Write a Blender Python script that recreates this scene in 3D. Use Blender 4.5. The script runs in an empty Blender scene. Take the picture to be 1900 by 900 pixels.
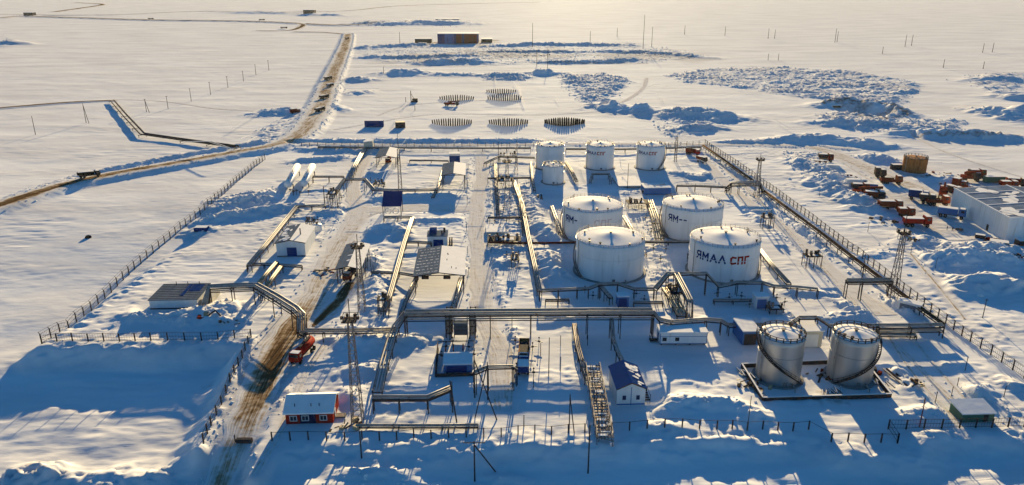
import bpy, math, random
import numpy as np
from mathutils import Vector, Matrix
R = math.radians
random.seed(7)
sc = bpy.context.scene
COL = sc.collection
# ------------------------------------------------------------------ camera, sky, sun, exposure
CAM_H, PITCH, FPX = 94.5, 19.6, 1400.0
cd = bpy.data.cameras.new('camera'); cam = bpy.data.objects.new('camera', cd); COL.objects.link(cam)
cam.location = (0, 0, CAM_H); cam.rotation_euler = (R(90-PITCH), 0, 0)
cd.sensor_width = 36; cd.lens = FPX/1900*36; cd.clip_start = 1; cd.clip_end = 40000
sc.camera = cam
SUN_AZ, SUN_EL = 4.2, 11.2          # azimuth to the right of the view axis (+y), elevation
w = bpy.data.worlds.new('World'); sc.world = w; w.use_nodes = True
nt = w.node_tree; nt.nodes.clear()
sky = nt.nodes.new('ShaderNodeTexSky'); sky.sky_type = 'NISHITA'; sky.sun_disc = False
sky.sun_elevation = R(SUN_EL); sky.sun_rotation = R(SUN_AZ)
sky.air_density = 1.0; sky.dust_density = 0.3; sky.ozone_density = 4.0; sky.altitude = 100
hs = nt.nodes.new('ShaderNodeHueSaturation'); hs.inputs['Saturation'].default_value = 1.2
bg = nt.nodes.new('ShaderNodeBackground'); bg.inputs[1].default_value = 0.063
out = nt.nodes.new('ShaderNodeOutputWorld')
nt.links.new(sky.outputs[0], hs.inputs['Color']); nt.links.new(hs.outputs[0], bg.inputs[0]); nt.links.new(bg.outputs[0], out.inputs[0])
sd = bpy.data.lights.new('sun', 'SUN'); sun = bpy.data.objects.new('sun', sd); COL.objects.link(sun)
sd.energy = 5.0; sd.angle = R(0.5); sd.color = (1.0, 0.76, 0.40)
dirv = Vector((math.sin(R(SUN_AZ))*math.cos(R(SUN_EL)), math.cos(R(SUN_AZ))*math.cos(R(SUN_EL)), math.sin(R(SUN_EL))))
sun.rotation_euler = dirv.to_track_quat('Z', 'Y').to_euler()
sun.location = (0, 300, 200)
sc.view_settings.view_transform = 'Standard'; sc.view_settings.look = 'None'
sc.view_settings.exposure = 1.29; sc.view_settings.gamma = 1.0
sc.render.engine = 'CYCLES'
sc.cycles.max_bounces = 6; sc.cycles.diffuse_bounces = 3; sc.cycles.glossy_bounces = 2

# ------------------------------------------------------------------ photo-measuring helper: a point of the plan seen at (px,py)
CT, ST = math.cos(R(PITCH)), math.sin(R(PITCH))
def G(px, py, z=0.0):
    u = (px-950)/FPX; v = (py-450)/FPX
    Z = (CAM_H-z)/(ST+v*CT)
    return Vector((u*Z, Z*(CT-v*ST), z))
def G2(px, py, z=0.0):
    p = G(px, py, z); return (p.x, p.y)
YAW = R(2.9)                          # the plant's own axis
AX = Vector((-math.sin(YAW), math.cos(YAW), 0)); AY = Vector((math.cos(YAW), math.sin(YAW), 0))

# ------------------------------------------------------------------ noise
def _hash(ix, iy, seed):
    n = (ix.astype(np.int64)*374761393 + iy.astype(np.int64)*668265263 + seed*1442695041) & 0x7fffffff
    n = ((n ^ (n >> 13))*1274126177) & 0x7fffffff
    return ((n ^ (n >> 16)) & 0xffff)/65535.0
def vnoise(x, y, seed=0):
    x = np.asarray(x, float); y = np.asarray(y, float)
    ix = np.floor(x); iy = np.floor(y); fx = x-ix; fy = y-iy
    fx = fx*fx*fx*(fx*(fx*6-15)+10); fy = fy*fy*fy*(fy*(fy*6-15)+10)
    ix = ix.astype(np.int64); iy = iy.astype(np.int64)
    a = _hash(ix, iy, seed); b = _hash(ix+1, iy, seed); c = _hash(ix, iy+1, seed); d = _hash(ix+1, iy+1, seed)
    return (a*(1-fx)+b*fx)*(1-fy)+(c*(1-fx)+d*fx)*fy
def fbm(x, y, octv=4, seed=0):
    s = 0; a = 0.5; t = 0
    for o in range(octv):
        s = s+a*vnoise(x*2**o+o*17.3, y*2**o-o*9.1, seed+o); t += a; a *= .5
    return s/t
def sstep(a, b, x):
    t = np.clip((x-a)/(b-a), 0, 1); return t*t*(3-2*t)
def seg_dist(x, y, pts):
    """distance to a polyline and the running parameter of the nearest point"""
    best = np.full(x.shape, 1e9); par = np.zeros(x.shape)
    for i in range(len(pts)-1):
        ax, ay = pts[i][:2]; bx, by = pts[i+1][:2]
        dx, dy = bx-ax, by-ay; L = dx*dx+dy*dy+1e-9
        t = np.clip(((x-ax)*dx+(y-ay)*dy)/L, 0, 1)
        d = np.hypot(x-ax-t*dx, y-ay-t*dy)
        m = d < best; best = np.where(m, d, best); par = np.where(m, i+t, par)
    return best, par
def inside(x, y, poly):
    r = np.zeros(x.shape, bool); n = len(poly)
    for i in range(n):
        x1, y1 = poly[i][:2]; x2, y2 = poly[(i+1) % n][:2]
        c = ((y1 > y) != (y2 > y)) & (x < (x2-x1)*(y-y1)/(y2-y1+1e-12)+x1)
        r ^= c
    return r
def sdist(x, y, poly):                 # positive inside
    d, _ = seg_dist(x, y, list(poly)+[poly[0]])
    return np.where(inside(x, y, poly), d, -d)
def smooth_path(pts, n=8):
    P = [Vector(p) for p in pts]; o = []
    for i in range(len(P)-1):
        a = P[max(i-1, 0)]; b = P[i]; c = P[i+1]; d = P[min(i+2, len(P)-1)]
        for k in range(n):
            t = k/n
            o.append(.5*((2*b)+(c-a)*t+(2*a-5*b+4*c-d)*t*t+(3*b-a-3*c+d)*t**3))
    o.append(P[-1]); return o

# ------------------------------------------------------------------ plan of the ground (measured off the photograph, z = 0 on the pad)
PAD = [G2(72, 645), G2(300, 641), G2(466, 634), G2(440, 700), G2(405, 770), G2(372, 832), G2(455, 838), G2(530, 830), G2(800, 826), G2(1165, 818),
       G2(1500, 808), G2(1545, 836), G2(1685, 838), G2(1700, 808), G2(1900, 806), (400, 140), (900, 150), (3000, 3000), (-60, 3000), (-100, 420)]
# roads: name -> (pixel points, half width m, z, dirt, label)
ROADS = {}
def road(name, pix, hw, z, dirt, cfg=None):
    if isinstance(z, (int, float)): z = [z]*len(pix)
    pts = smooth_path([G(p[0], p[1], zz) for p, zz in zip(pix, z)], 8)
    n = len(pts); dd = np.interp(np.linspace(0, 1, n), np.linspace(0, 1, len(dirt)), dirt) if not isinstance(dirt, (int, float)) else np.full(n, dirt)
    hh = np.interp(np.linspace(0, 1, n), np.linspace(0, 1, len(hw)), hw) if not isinstance(hw, (int, float)) else np.full(n, hw)
    ROADS[(name, len(ROADS))] = dict(pts=pts, hw=hh, dirt=dd, cfg=cfg)
road('dirt_road', [(398, 935), (415, 880), (432, 830), (462, 760), (495, 690), (535, 620), (580, 560), (612, 500), (636, 450), (664, 400), (672, 372)],
     [3.2, 3.6, 4.0, 4.5, 5.6, 6.2, 6.0, 5.8, 5.4, 5.0, 4], [-4.2, -3.4, -1.2, -.1, 0, 0, 0, 0, 0, 0, 0], [.5, .5, .42, .75, 1.1, .95, .42, .26, .3, .15, .1])
road('side_track', [(580, 606), (606, 580), (632, 552), (648, 524)], [1.4, 2.2, 2.4, 2.0], .02, [.8, 1.0, 1.0, 1.0])
road('service_road', [(664, 400), (655, 350), (668, 315), (684, 284)], [4.5, 3.5, 3.5, 3], 0, .06)
road('cross_road', [(664, 392), (740, 386), (820, 386), (885, 388)], [4.5, 6, 6, 5], 0, .08)
road('plant_road', [(892, 284), (894, 330), (885, 380), (884, 430), (889, 480), (892, 530), (895, 575), (910, 620), (926, 655), (928, 690), (932, 740)],
     [3.4, 3.4, 3.6, 3.6, 3.4, 3.6, 4.2, 3.6, 3.4, 3.2, 2.6], 0, .10)
road('main_road', [(-60, 398), (0, 379), (100, 347), (200, 324), (350, 298), (440, 281), (505, 269), (553, 250), (582, 218), (599, 185), (612, 150), (630, 110), (642, 80), (646, 62)],
     [5, 5, 5, 4.6, 4.4, 4.4, 5, 7.5, 8, 8, 8, 8, 8, 7], 1.8, [1.1, 1.1, .95, .8, .7, .65, .55, .5, .42, .5, .55, .55, .6, .6])
road('back_road', [(548, 266), (700, 268), (900, 269), (1100, 267), (1300, 268), (1480, 270), (1580, 275)], 3.0, .4, .15)
road('yard_road', [(1500, 272), (1545, 284), (1640, 326), (1700, 350), (1745, 376), (1768, 398)], [5, 6, 7, 7, 6, 4], 0, .30)
road('patrol_road', [(1300, 290), (1362, 354), (1450, 420), (1503, 465), (1560, 520), (1645, 585)], [3, 3, 3, 3, 3.4, 4], 0, .04)
road('winter_track', [(0, 33), (60, 30), (260, 36), (420, 38), (520, 41), (620, 46), (700, 44), (790, 42)], [9, 10, 10, 9, 9, 11, 10, 9], 2.0, .8)
road('snow_track', [(475, 57), (540, 56), (562, 46), (545, 42)], [5, 6, 6, 5], .4, 1.2)
road('snow_track', [(546, 59), (600, 60), (646, 64)], [5, 5, 5], .5, 1.2)
road('snow_track', [(100, 22), (150, 15), (190, 8), (140, 5)], [10, 10, 10, 10], .8, 1.0)
road('snow_track', [(80, 28), (220, 27), (360, 21), (500, 22), (640, 20), (760, 10), (1000, 4)], [6, 6, 6, 6, 6, 8, 8], .8, .8)
road('snow_track', [(1200, 145), (1192, 165), (1160, 187), (1120, 200)], [2.2, 2.2, 2.2, 2.0], 0, .18)
road('snow_track', [(0, 200), (120, 190), (210, 186)], [3.5, 3.5, 3], .5, 1.0)
road('snow_track', [(215, 185), (300, 188), (400, 202), (470, 206)], [1.0, 1.0, 1.0, 1.0], .1, .3)

road('snow_track', [(1688, 470), (1740, 530), (1790, 592)], [.5, .5, .5], .02, .5)
road('snow_track', [(1640, 612), (1700, 700), (1780, 785)], [.5, .5, .5], .0, .35)  # thin darker line running over the snow
road('snow_track', [(1690, 625), (1770, 718), (1835, 785)], [.45, .45, .45], .0, .3)  # second thin darker line beside it
for tr in ([(1700, 432), (1760, 446), (1830, 440)], [(1560, 300), (1620, 340), (1690, 400), (1745, 436)], [(1330, 300), (1400, 366), (1490, 460), (1590, 570)], [(655, 420), (700, 395), (800, 391), (876, 396)], [(470, 880), (520, 790), (560, 700), (600, 640)],
           [(620, 241), (800, 213), (990, 214), (1130, 206)], [(700, 215), (760, 196), (900, 186), (960, 188)], [(1690, 250), (1760, 285), (1900, 330)], [(1660, 640), (1720, 700), (1775, 755)], [(905, 640), (915, 700), (920, 760)], [(940, 640), (944, 700), (940, 760)]):
    road('snow_track', tr, [.42]*len(tr), 0, .28); road('snow_track', [(a+5*(1 if b > 350 else .6)*(b/500), b) for a, b in tr], [.42]*len(tr), 0, .28)
# ridges: (pixel polyline, height, half width)
RIDGES = [
 ([(560, 262), (700, 263), (900, 263), (1000, 262)], 1.7, 4.0), ([(540, 276), (640, 280), (760, 278)], 1.3, 5),
 ([(1260, 243), (1330, 238)], 3.5, 9), ([(1440, 262), (1520, 258), (1560, 264), (1650, 272)], 3.2, 8),
 ([(1330, 265), (1440, 264)], 1.6, 4), ([(480, 212), (520, 208), (552, 209)], 3.0, 9), ([(595, 200), (632, 204)], 3.0, 8),
 ([(640, 152), (690, 148)], 3.5, 10), ([(650, 175), (690, 170)], 2.0, 8),
 ([(710, 138), (790, 136)], 4.5, 14), ([(790, 139), (900, 140)], 2, 9), ([(900, 142), (985, 144)], 2.5, 10), ([(985, 138), (1030, 138)], 5, 14),
 ([(1110, 198), (1150, 200)], 5, 12), ([(1165, 206), (1215, 208)], 5.5, 14), ([(1245, 215), (1300, 214), (1370, 222)], 4, 13),
 ([(1500, 228), (1600, 232), (1700, 240)], 2.5, 8), ([(1655, 250), (1900, 258)], 4.0, 8), ([(1810, 205), (1900, 225)], 4.5, 9),
 ([(1870, 210), (1960, 205)], 5, 12), ([(1850, 180), (1960, 190)], 4, 11), ([(1790, 150), (1900, 150)], 2.5, 10),
 ([(1520, 197), (1580, 193), (1650, 203), (1680, 215)], 4.5, 9),
 ([(650, 92), (720, 88), (810, 84)], 3.5, 12), ([(760, 108), (900, 104)], 3, 9), ([(780, 119), (840, 117), (905, 116)], 4, 12), ([(900, 88), (1000, 84), (1170, 86)], 3.5, 10),
 ([(650, 108), (780, 108)], 2.5, 8), ([(1000, 117), (1120, 116), (1190, 112)], 2.6, 8), ([(1090, 96), (1200, 99), (1320, 108)], 2.6, 9), ([(880, 97), (1100, 98)], 2.2, 7),
 ([(640, 47), (760, 45), (880, 45)], 7, 28), ([(0, 85), (40, 80)], 5, 26), ([(420, 24), (560, 26)], 5, 30), ([(560, 28), (640, 30)], 5, 30),
 # banks along the causeway
 ([(0, 372), (170, 322), (300, 297), (440, 272), (500, 262)], 1.5, 2.8), ([(240, 322), (420, 292), (500, 279)], 1.2, 4),
 ([(560, 262), (600, 214), (622, 160)], 1.2, 5),
 # inside the fence
 ([(420, 385), (470, 375), (510, 360)], 2.4, 5), ([(370, 412), (440, 402), (520, 390), (570, 384)], 2.2, 4), ([(345, 428), (400, 425)], 1.6, 4),
 ([(590, 395), (640, 400)], 1.2, 3), ([(690, 430), (735, 425), (745, 440)], 2.0, 4.5), ([(700, 370), (790, 366), (850, 366)], 1.4, 4),
 ([(735, 412), (870, 408)], 1.0, 3.0), ([(690, 470), (700, 540), (690, 590)], 1.4, 3.5), ([(905, 410), (905, 330)], .9, 1.6), ([(868, 300), (872, 420), (870, 560)], .8, 1.3),
 ([(908, 440), (912, 520), (930, 570)], .9, 2.0), ([(912, 490), (960, 488)], 1.2, 4), ([(900, 605), (915, 660), (900, 690)], 1.0, 2), ([(950, 600), (950, 660)], 1.0, 2),
 ([(240, 590), (300, 585), (350, 588), (400, 580), (450, 572)], 2.0, 4.5), ([(330, 608), (380, 600), (440, 600)], 1.2, 3),
 ([(620, 640), (700, 640), (800, 632)], 1.6, 4), ([(640, 690), (700, 690)], 1.2, 3.5), ([(640, 730), (660, 750)], 1.2, 2.5),
 ([(430, 720), (450, 660), (478, 632)], 1.0, 2.2), ([(500, 780), (560, 700), (590, 650)], .9, 1.8),
 ([(1200, 758), (1260, 748), (1340, 752), (1390, 765)], 1.8, 3), ([(1180, 790), (1260, 796)], .9, 2), ([(1385, 775), (1420, 775)], 1.2, 2.5),
 ([(1010, 470), (1025, 500), (1045, 530)], 2.6, 4.5), ([(1000, 420), (1020, 430), (1035, 450)], 2.4, 5), ([(985, 360), (1000, 420)], 1.5, 3),
 ([(1310, 320), (1400, 370), (1460, 440), (1500, 460)], 1.2, 2.2), ([(1400, 400), (1480, 430), (1540, 500)], 1.9, 4.2), ([(1340, 300), (1390, 345)], 1.2, 4),
 ([(1240, 320), (1300, 330), (1340, 320)], 1.2, 4), ([(1560, 560), (1610, 585), (1500, 600), (1300, 600)], 1.6, 3.2), ([(1640, 560), (1700, 590)], 1.6, 4),
 ([(1390, 380), (1440, 400)], 1.2, 3), ([(1440, 540), (1520, 545), (1560, 550)], .8, 2.5),
 ([(1650, 690), (1690, 700), (1700, 730)], 1.3, 3), ([(1780, 735), (1830, 725)], 1.4, 3), ([(1670, 780), (1700, 770), (1760, 770)], 1.2, 2.6), ([(1860, 705), (1900, 730)], 1.2, 2.5),
 ([(1470, 300), (1530, 320), (1560, 345)], 2.2, 6), ([(1500, 330), (1580, 372), (1640, 400)], 2.2, 7), ([(1590, 292), (1660, 300)], 3, 6), ([(1740, 335), (1780, 350)], 3, 6),
 ([(1690, 440), (1760, 460), (1850, 470)], 2.0, 5), ([(1700, 485), (1800, 480), (1900, 488)], 2.6, 6), ([(1775, 535), (1850, 528), (1900, 545)], 3.5, 7), ([(1820, 470), (1900, 465)], 2, 5),
 ([(1560, 480), (1640, 470), (1690, 430)], .5, 3), ([(0, 905), (60, 890), (115, 892)], 3.2, 4), ([(150, 905), (210, 893), (300, 900)], 1.6, 4), ([(290, 905), (320, 880)], 1.5, 2.5),
 ([(380, 860), (405, 825)], 1.2, 2.5), ([(440, 870), (470, 850)], 1.0, 3), ([(620, 885), (760, 880)], 1.1, 2), ([(880, 880), (1000, 885)], .9, 2),
 ([(540, 300), (600, 296), (640, 292)], 1.5, 4), ([(1140, 340), (1160, 360), (1230, 350)], .6, 3),
]
# churned rubble fields: (pixel polygon, height)
RUBBLE = [
 ([(1230, 140), (1300, 128), (1450, 124), (1600, 135), (1720, 155), (1700, 175), (1680, 195), (1600, 190), (1480, 182), (1380, 165), (1260, 152)], 4.2, 6),
 ([(1500, 215), (1560, 205), (1640, 205), (1700, 220), (1800, 225), (1790, 245), (1650, 250), (1560, 238)], 4.5, 5),
 ([(1030, 140), (1130, 136), (1180, 150), (1160, 165), (1150, 190), (1070, 192), (1040, 165)], 5.5, 8),
 ([(1220, 210), (1330, 206), (1375, 222), (1330, 234), (1230, 230)], 3.5, 6), ([(1210, 225), (1270, 240), (1250, 262), (1215, 245)], 2.5, 4),
 ([(650, 85), (1180, 78), (1330, 105), (1200, 118), (950, 122), (780, 122), (650, 112)], 2.4, 11), ([(650, 36), (890, 38), (890, 48), (650, 50)], 4.5, 20),
 ([(895, 138), (985, 138), (985, 150), (895, 150)], 4, 5), ([(0, 62), (45, 78), (0, 92)], 5, 14), ([(1780, 140), (1900, 132), (1900, 180), (1850, 178), (1800, 160)], 4, 8),
 ([(370, 372), (510, 345), (530, 370), (470, 400), (360, 425)], 2.8, 4), ([(1450, 280), (1530, 285), (1570, 320), (1660, 395), (1600, 390), (1520, 350), (1460, 310)], 2.6, 4),
 ([(1670, 470), (1900, 455), (1900, 500), (1720, 510)], 2.4, 4), ([(460, 250), (560, 200), (600, 150), (640, 90), (655, 95), (640, 140), (625, 190), (600, 230), (560, 275), (470, 290)], 1.8, 5),
 ([(215, 590), (300, 575), (440, 572), (470, 600), (330, 612)], 1.7, 3), ([(600, 600), (720, 592), (740, 640), (640, 660)], 1.5, 3), ([(670, 470), (700, 460), (720, 560), (680, 590)], 1.4, 2.6),
 ([(640, 690), (680, 680), (690, 740), (650, 790), (632, 750)], .8, 2.2), ([(380, 740), (450, 650), (480, 640), (440, 740), (400, 830), (375, 835)], 1.2, 2.2),
 ([(905, 600), (920, 600), (900, 700), (880, 690)], 1.3, 2), ([(910, 350), (990, 330), (1000, 480), (915, 480)], 1.1, 3), ([(1190, 385), (1230, 380), (1250, 520), (1200, 520)], 1.0, 2.5),
 ([(1690, 700), (1840, 720), (1900, 790), (1700, 790)], 1.0, 2.6), ([(300, 900), (370, 840), (480, 840), (440, 900)], 1.5, 2.6), ([(560, 880), (1000, 872), (1000, 900), (560, 900)], .9, 3),
 ([(1540, 540), (1700, 550), (1740, 600), (1600, 600)], 1.0, 3), ([(1380, 350), (1420, 350), (1560, 480), (1500, 490)], 1.3, 3), ([(600, 390), (650, 385), (640, 440), (590, 440)], .8, 2.5)]
HOLLOW = [G2(1525, 196), G2(1600, 198), G2(1680, 212), G2(1640, 222), G2(1570, 212)]

def height(x, y, fine=True):
    x = np.asarray(x, float); y = np.asarray(y, float)
    d = sdist(x, y, PAD)
    dn = d+(fbm(x/14, y/14, 3, 5)-.5)*5
    # level of the surrounding tundra: several metres below the pad at the front, level with it further back
    left = sstep(-42, -68, x)
    low = -(1.9+2.5*left)*sstep(330, 168, y) + (fbm(x/30, y/30, 3, 11)-.5)*3.0*sstep(260, 150, y)
    k = sstep(-7.5, 0.5, dn)
    z = low*(1-k)
    # long gentle drifts
    z = z+(fbm(x/60, y/38, 3, 21)-.5)*.7*sstep(-2, 25, np.abs(d))*sstep(3000, 300, y)
    amp = .17
    dr = fbm(x/13, y/9, 4, 31)
    z = z+amp*np.clip(dr-.47, 0, 1)*3.2
    if fine:
        z = z+(fbm(x/3.1, y/2.2, 3, 41)-.5)*.08*sstep(900, 200, y)
        bank = np.exp(-((d+1)/5.0)**2)*sstep(300, 200, y); z = z+bank*(fbm(x/2.6, y/2.2, 4, 87)-.42)*1.7
        lowz = sstep(-4, -12, d)*sstep(190, 160, y); z = z+lowz*(fbm(x/5, y/1.8, 4, 88)-.5)*.35
        inn = sstep(2, 10, d)*sstep(520, 380, y)*sstep(215, 170, np.abs(x-20))
        mk = sstep(.50, .62, fbm(x/13, y/15, 3, 81))
        z = z+inn*mk*.30*(1-np.abs(2*vnoise(x/2.3, y/1.9, 82)-1))*(.4+.9*vnoise(x/.9, y/.9, 83))
        sa = fbm(x/9+y/40, y/2.0, 4, 84); z = z+(sa-.5)*.34*sstep(.42, .6, fbm(x/50, y/35, 2, 85))*sstep(900, 250, y)
        for pix, hh, hw in RIDGES:
            zl = -4.6 if pix[0][1] > 850 and pix[0][0] < 370 else (-1.9 if pix[0][1] > 850 else 0)
            pts = [G2(p[0], p[1], zl) for p in pix]
            xs = [p[0] for p in pts]; ys = [p[1] for p in pts]; m = hw*3
            sel = (x > min(xs)-m) & (x < max(xs)+m) & (y > min(ys)-m) & (y < max(ys)+m)
            if not sel.any(): continue
            X, Y = x[sel], y[sel]
            dd, par = seg_dist(X, Y, pts)
            sca = hw*.8
            nn = fbm(X/sca, Y/sca, 4, 51+len(pts))
            e = np.minimum(sstep(0, .3, par), sstep(len(pts)-1, len(pts)-1.3, par))
            dd = dd+(nn-.5)*hw*1.9
            prof = np.exp(-(np.clip(dd, 0, None)/hw)**2*1.1)
            prof = prof*(1+.55*(1-np.abs(2*vnoise(X/(hw*.45), Y/(hw*.35), 91)-1))-.3)
            z[sel] = z[sel]+hh*prof*(.45+1.1*nn)*(.45+.55*e)
        for pix, hh, sca in RUBBLE:
            poly = [G2(*p) for p in pix]
            xs = [p[0] for p in poly]; ys = [p[1] for p in poly]
            sca = sca*.8
            sel = (x > min(xs)) & (x < max(xs)) & (y > min(ys)) & (y < max(ys))
            if not sel.any(): continue
            X, Y = x[sel], y[sel]
            s = sdist(X, Y, poly)
            e = sstep(0, sca*2.2, s+(fbm(X/(sca*2), Y/(sca*2), 2, 3)-.5)*sca*2.5)
            wx = X+(vnoise(X/sca, Y/sca, 61)-.5)*sca; wy = Y+(vnoise(X/sca, Y/sca, 62)-.5)*sca
            lump = 1-np.abs(2*vnoise(wx/sca, wy/(sca*.8), 63)-1)
            lump = lump*.42+.36*(1-np.abs(2*vnoise(wx/(sca*.45), wy/(sca*.36), 64)-1))+.22*(1-np.abs(2*vnoise(wx/(sca*.2), wy/(sca*.16), 65)-1))
            z[sel] = z[sel]+e*hh*.66*(lump**1.9)*(.5+.9*vnoise(X/(sca*3), Y/(sca*3), 66))
    # the hollow with its dark bank
    s = sdist(x, y, HOLLOW); z = z-5*sstep(0, 12, s)
    # roads are graded
    for r in ROADS.values():
        pts = r['pts']; xs = [p.x for p in pts]; ys = [p.y for p in pts]; m = 14 + float(r['hw'].max())
        sel = (x > min(xs)-m) & (x < max(xs)+m) & (y > min(ys)-m) & (y < max(ys)+m)
        if not sel.any(): continue
        X, Y = x[sel], y[sel]
        dd, par = seg_dist(X, Y, pts)
        zz = np.interp(par, range(len(pts)), [p.z for p in pts]); hw = np.interp(par, range(len(pts)), r['hw'])
        k = sstep(hw+2.6+2.0*zz.clip(0, 3), hw+.2, dd+(vnoise(X/3, Y/3, 71)-.5)*.8)
        z[sel] = z[sel]*(1-k)+(zz+(vnoise(X/2.2, Y/2.2, 72)-.5)*.06)*k
    # building and tank plinths are cleared
    for (cx, cy, rad) in CLEAR:
        sel = (np.abs(x-cx) < rad+4) & (np.abs(y-cy) < rad+4)
        if not sel.any(): continue
        dd = np.hypot(x[sel]-cx, y[sel]-cy); k = sstep(rad+3.5, rad, dd)
        z[sel] = z[sel]*(1-k)
    return z
CLEAR = []
DIRTL = [([(1524, 197), (1560, 194), (1610, 197), (1650, 203), (1682, 216)], 4.5, 1.3), ([(1590, 217), (1640, 224), (1680, 217)], 3, .9),
 ([(1700, 255), (1800, 257), (1960, 257)], 2.2, 1.0), ([(680, 42), (760, 41), (890, 43)], 22, 1.0), ([(740, 83), (810, 79), (915, 75)], 16, 1.1), ([(860, 105), (1000, 103), (1180, 104), (1290, 108)], 8, .9),
 ([(1020, 118), (1200, 118)], 4, .8), ([(770, 102), (830, 100)], 12, .8), ([(1180, 161), (1240, 160)], 2, .5), ([(0, 27), (75, 27)], 22, .8), ([(430, 24), (540, 26)], 10, .7), ([(650, 126), (720, 122), (900, 124)], 3, .6),
 ([(630, 455), (645, 462), (640, 480)], 2.2, 1.0), ([(620, 240), (800, 212), (990, 213), (1130, 207)], 1.2, .45), ([(750, 195), (810, 192), (900, 186)], 1.6, .5), ([(1385, 690), (1400, 720), (1420, 742)], 1.6, .9)]
def tank_xy(px, py, H): p = G(px, py, H); return (p.x, p.y)
BIG = [tank_xy(1100, 379, 12), tank_xy(1133, 440, 12), tank_xy(1286, 377, 12), tank_xy(1346, 440, 12)]
for p in BIG: CLEAR.append((p[0], p[1], 12.5))
FARS = [tank_xy(1021, 268, 12), tank_xy(1114, 268, 12), tank_xy(1208, 268, 12)]
for p in FARS: CLEAR.append((p[0], p[1], 8.5))
SILV = [tank_xy(1453, 619, 12), tank_xy(1588, 619, 12)]
for p in SILV: CLEAR.append((p[0], p[1], 9))
for a, b, c in ((577, 770, 7), (1168, 735, 6.5), (1266, 628, 8), (541, 460, 9), (325, 562, 9), (650, 505, 7), (815, 530, 11), (1812, 770, 5)):
    g = G(a, b); CLEAR.append((g.x, g.y, c))
def gh(x, y): return float(height(np.array([x]), np.array([y]))[0])
def GT(px, py):                        # where the line of sight meets the terrain
    z = 0.0
    for _ in range(6):
        p = G(px, py, z); z = .4*z+.6*gh(p.x, p.y)
    return Vector((p.x, p.y, gh(p.x, p.y)))

# ------------------------------------------------------------------ materials
def newmat(name):
    m = bpy.data.materials.new(name); m.use_nodes = True; nt = m.node_tree
    return m, nt, nt.nodes['Principled BSDF']
def mat(name, col, rough=.6, metal=0, var=.18, scale=.6, bump=.0, spec=.4, streak=None, rust=0, rustcol=(.16, .06, .025)):
    m, nt, b = newmat(name); N = nt.nodes.new; L = nt.links.new
    tc = N('ShaderNodeTexCoord'); mp = N('ShaderNodeMapping'); L(tc.outputs['Object'], mp.inputs[0])
    if streak: mp.inputs['Scale'].default_value = streak
    n = N('ShaderNodeTexNoise'); n.inputs['Scale'].default_value = scale; n.inputs['Detail'].default_value = 6; L(mp.outputs[0], n.inputs[0])
    r = N('ShaderNodeMapRange'); r.inputs[1].default_value = .3; r.inputs[2].default_value = .7; r.inputs[3].default_value = 1-var; r.inputs[4].default_value = 1+var*.6
    L(n.outputs[0], r.inputs[0])
    mx = N('ShaderNodeMix'); mx.data_type = 'RGBA'; mx.blend_type = 'MULTIPLY'; mx.inputs[0].default_value = 1
    mx.inputs[6].default_value = (*col, 1); L(r.outputs[0], mx.inputs[7]); src = mx.outputs[2]
    if rust:
        n2 = N('ShaderNodeTexNoise'); n2.inputs['Scale'].default_value = scale*1.7; n2.inputs['Detail'].default_value = 8; L(mp.outputs[0], n2.inputs[0])
        r2 = N('ShaderNodeMapRange'); r2.inputs[1].default_value = .62-rust*.3; r2.inputs[2].default_value = .72; L(n2.outputs[0], r2.inputs[0])
        m2 = N('ShaderNodeMix'); m2.data_type = 'RGBA'; L(r2.outputs[0], m2.inputs[0]); L(src, m2.inputs[6]); m2.inputs[7].default_value = (*rustcol, 1); src = m2.outputs[2]
    L(src, b.inputs['Base Color']); b.inputs['Roughness'].default_value = rough; b.inputs['Metallic'].default_value = metal
    b.inputs['Specular IOR Level'].default_value = spec
    if bump:
        bp = N('ShaderNodeBump'); bp.inputs['Strength'].default_value = bump; bp.inputs['Distance'].default_value = .1; L(n.outputs[0], bp.inputs['Height']); L(bp.outputs[0], b.inputs['Normal'])
    return m
GLINT = .07
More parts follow.
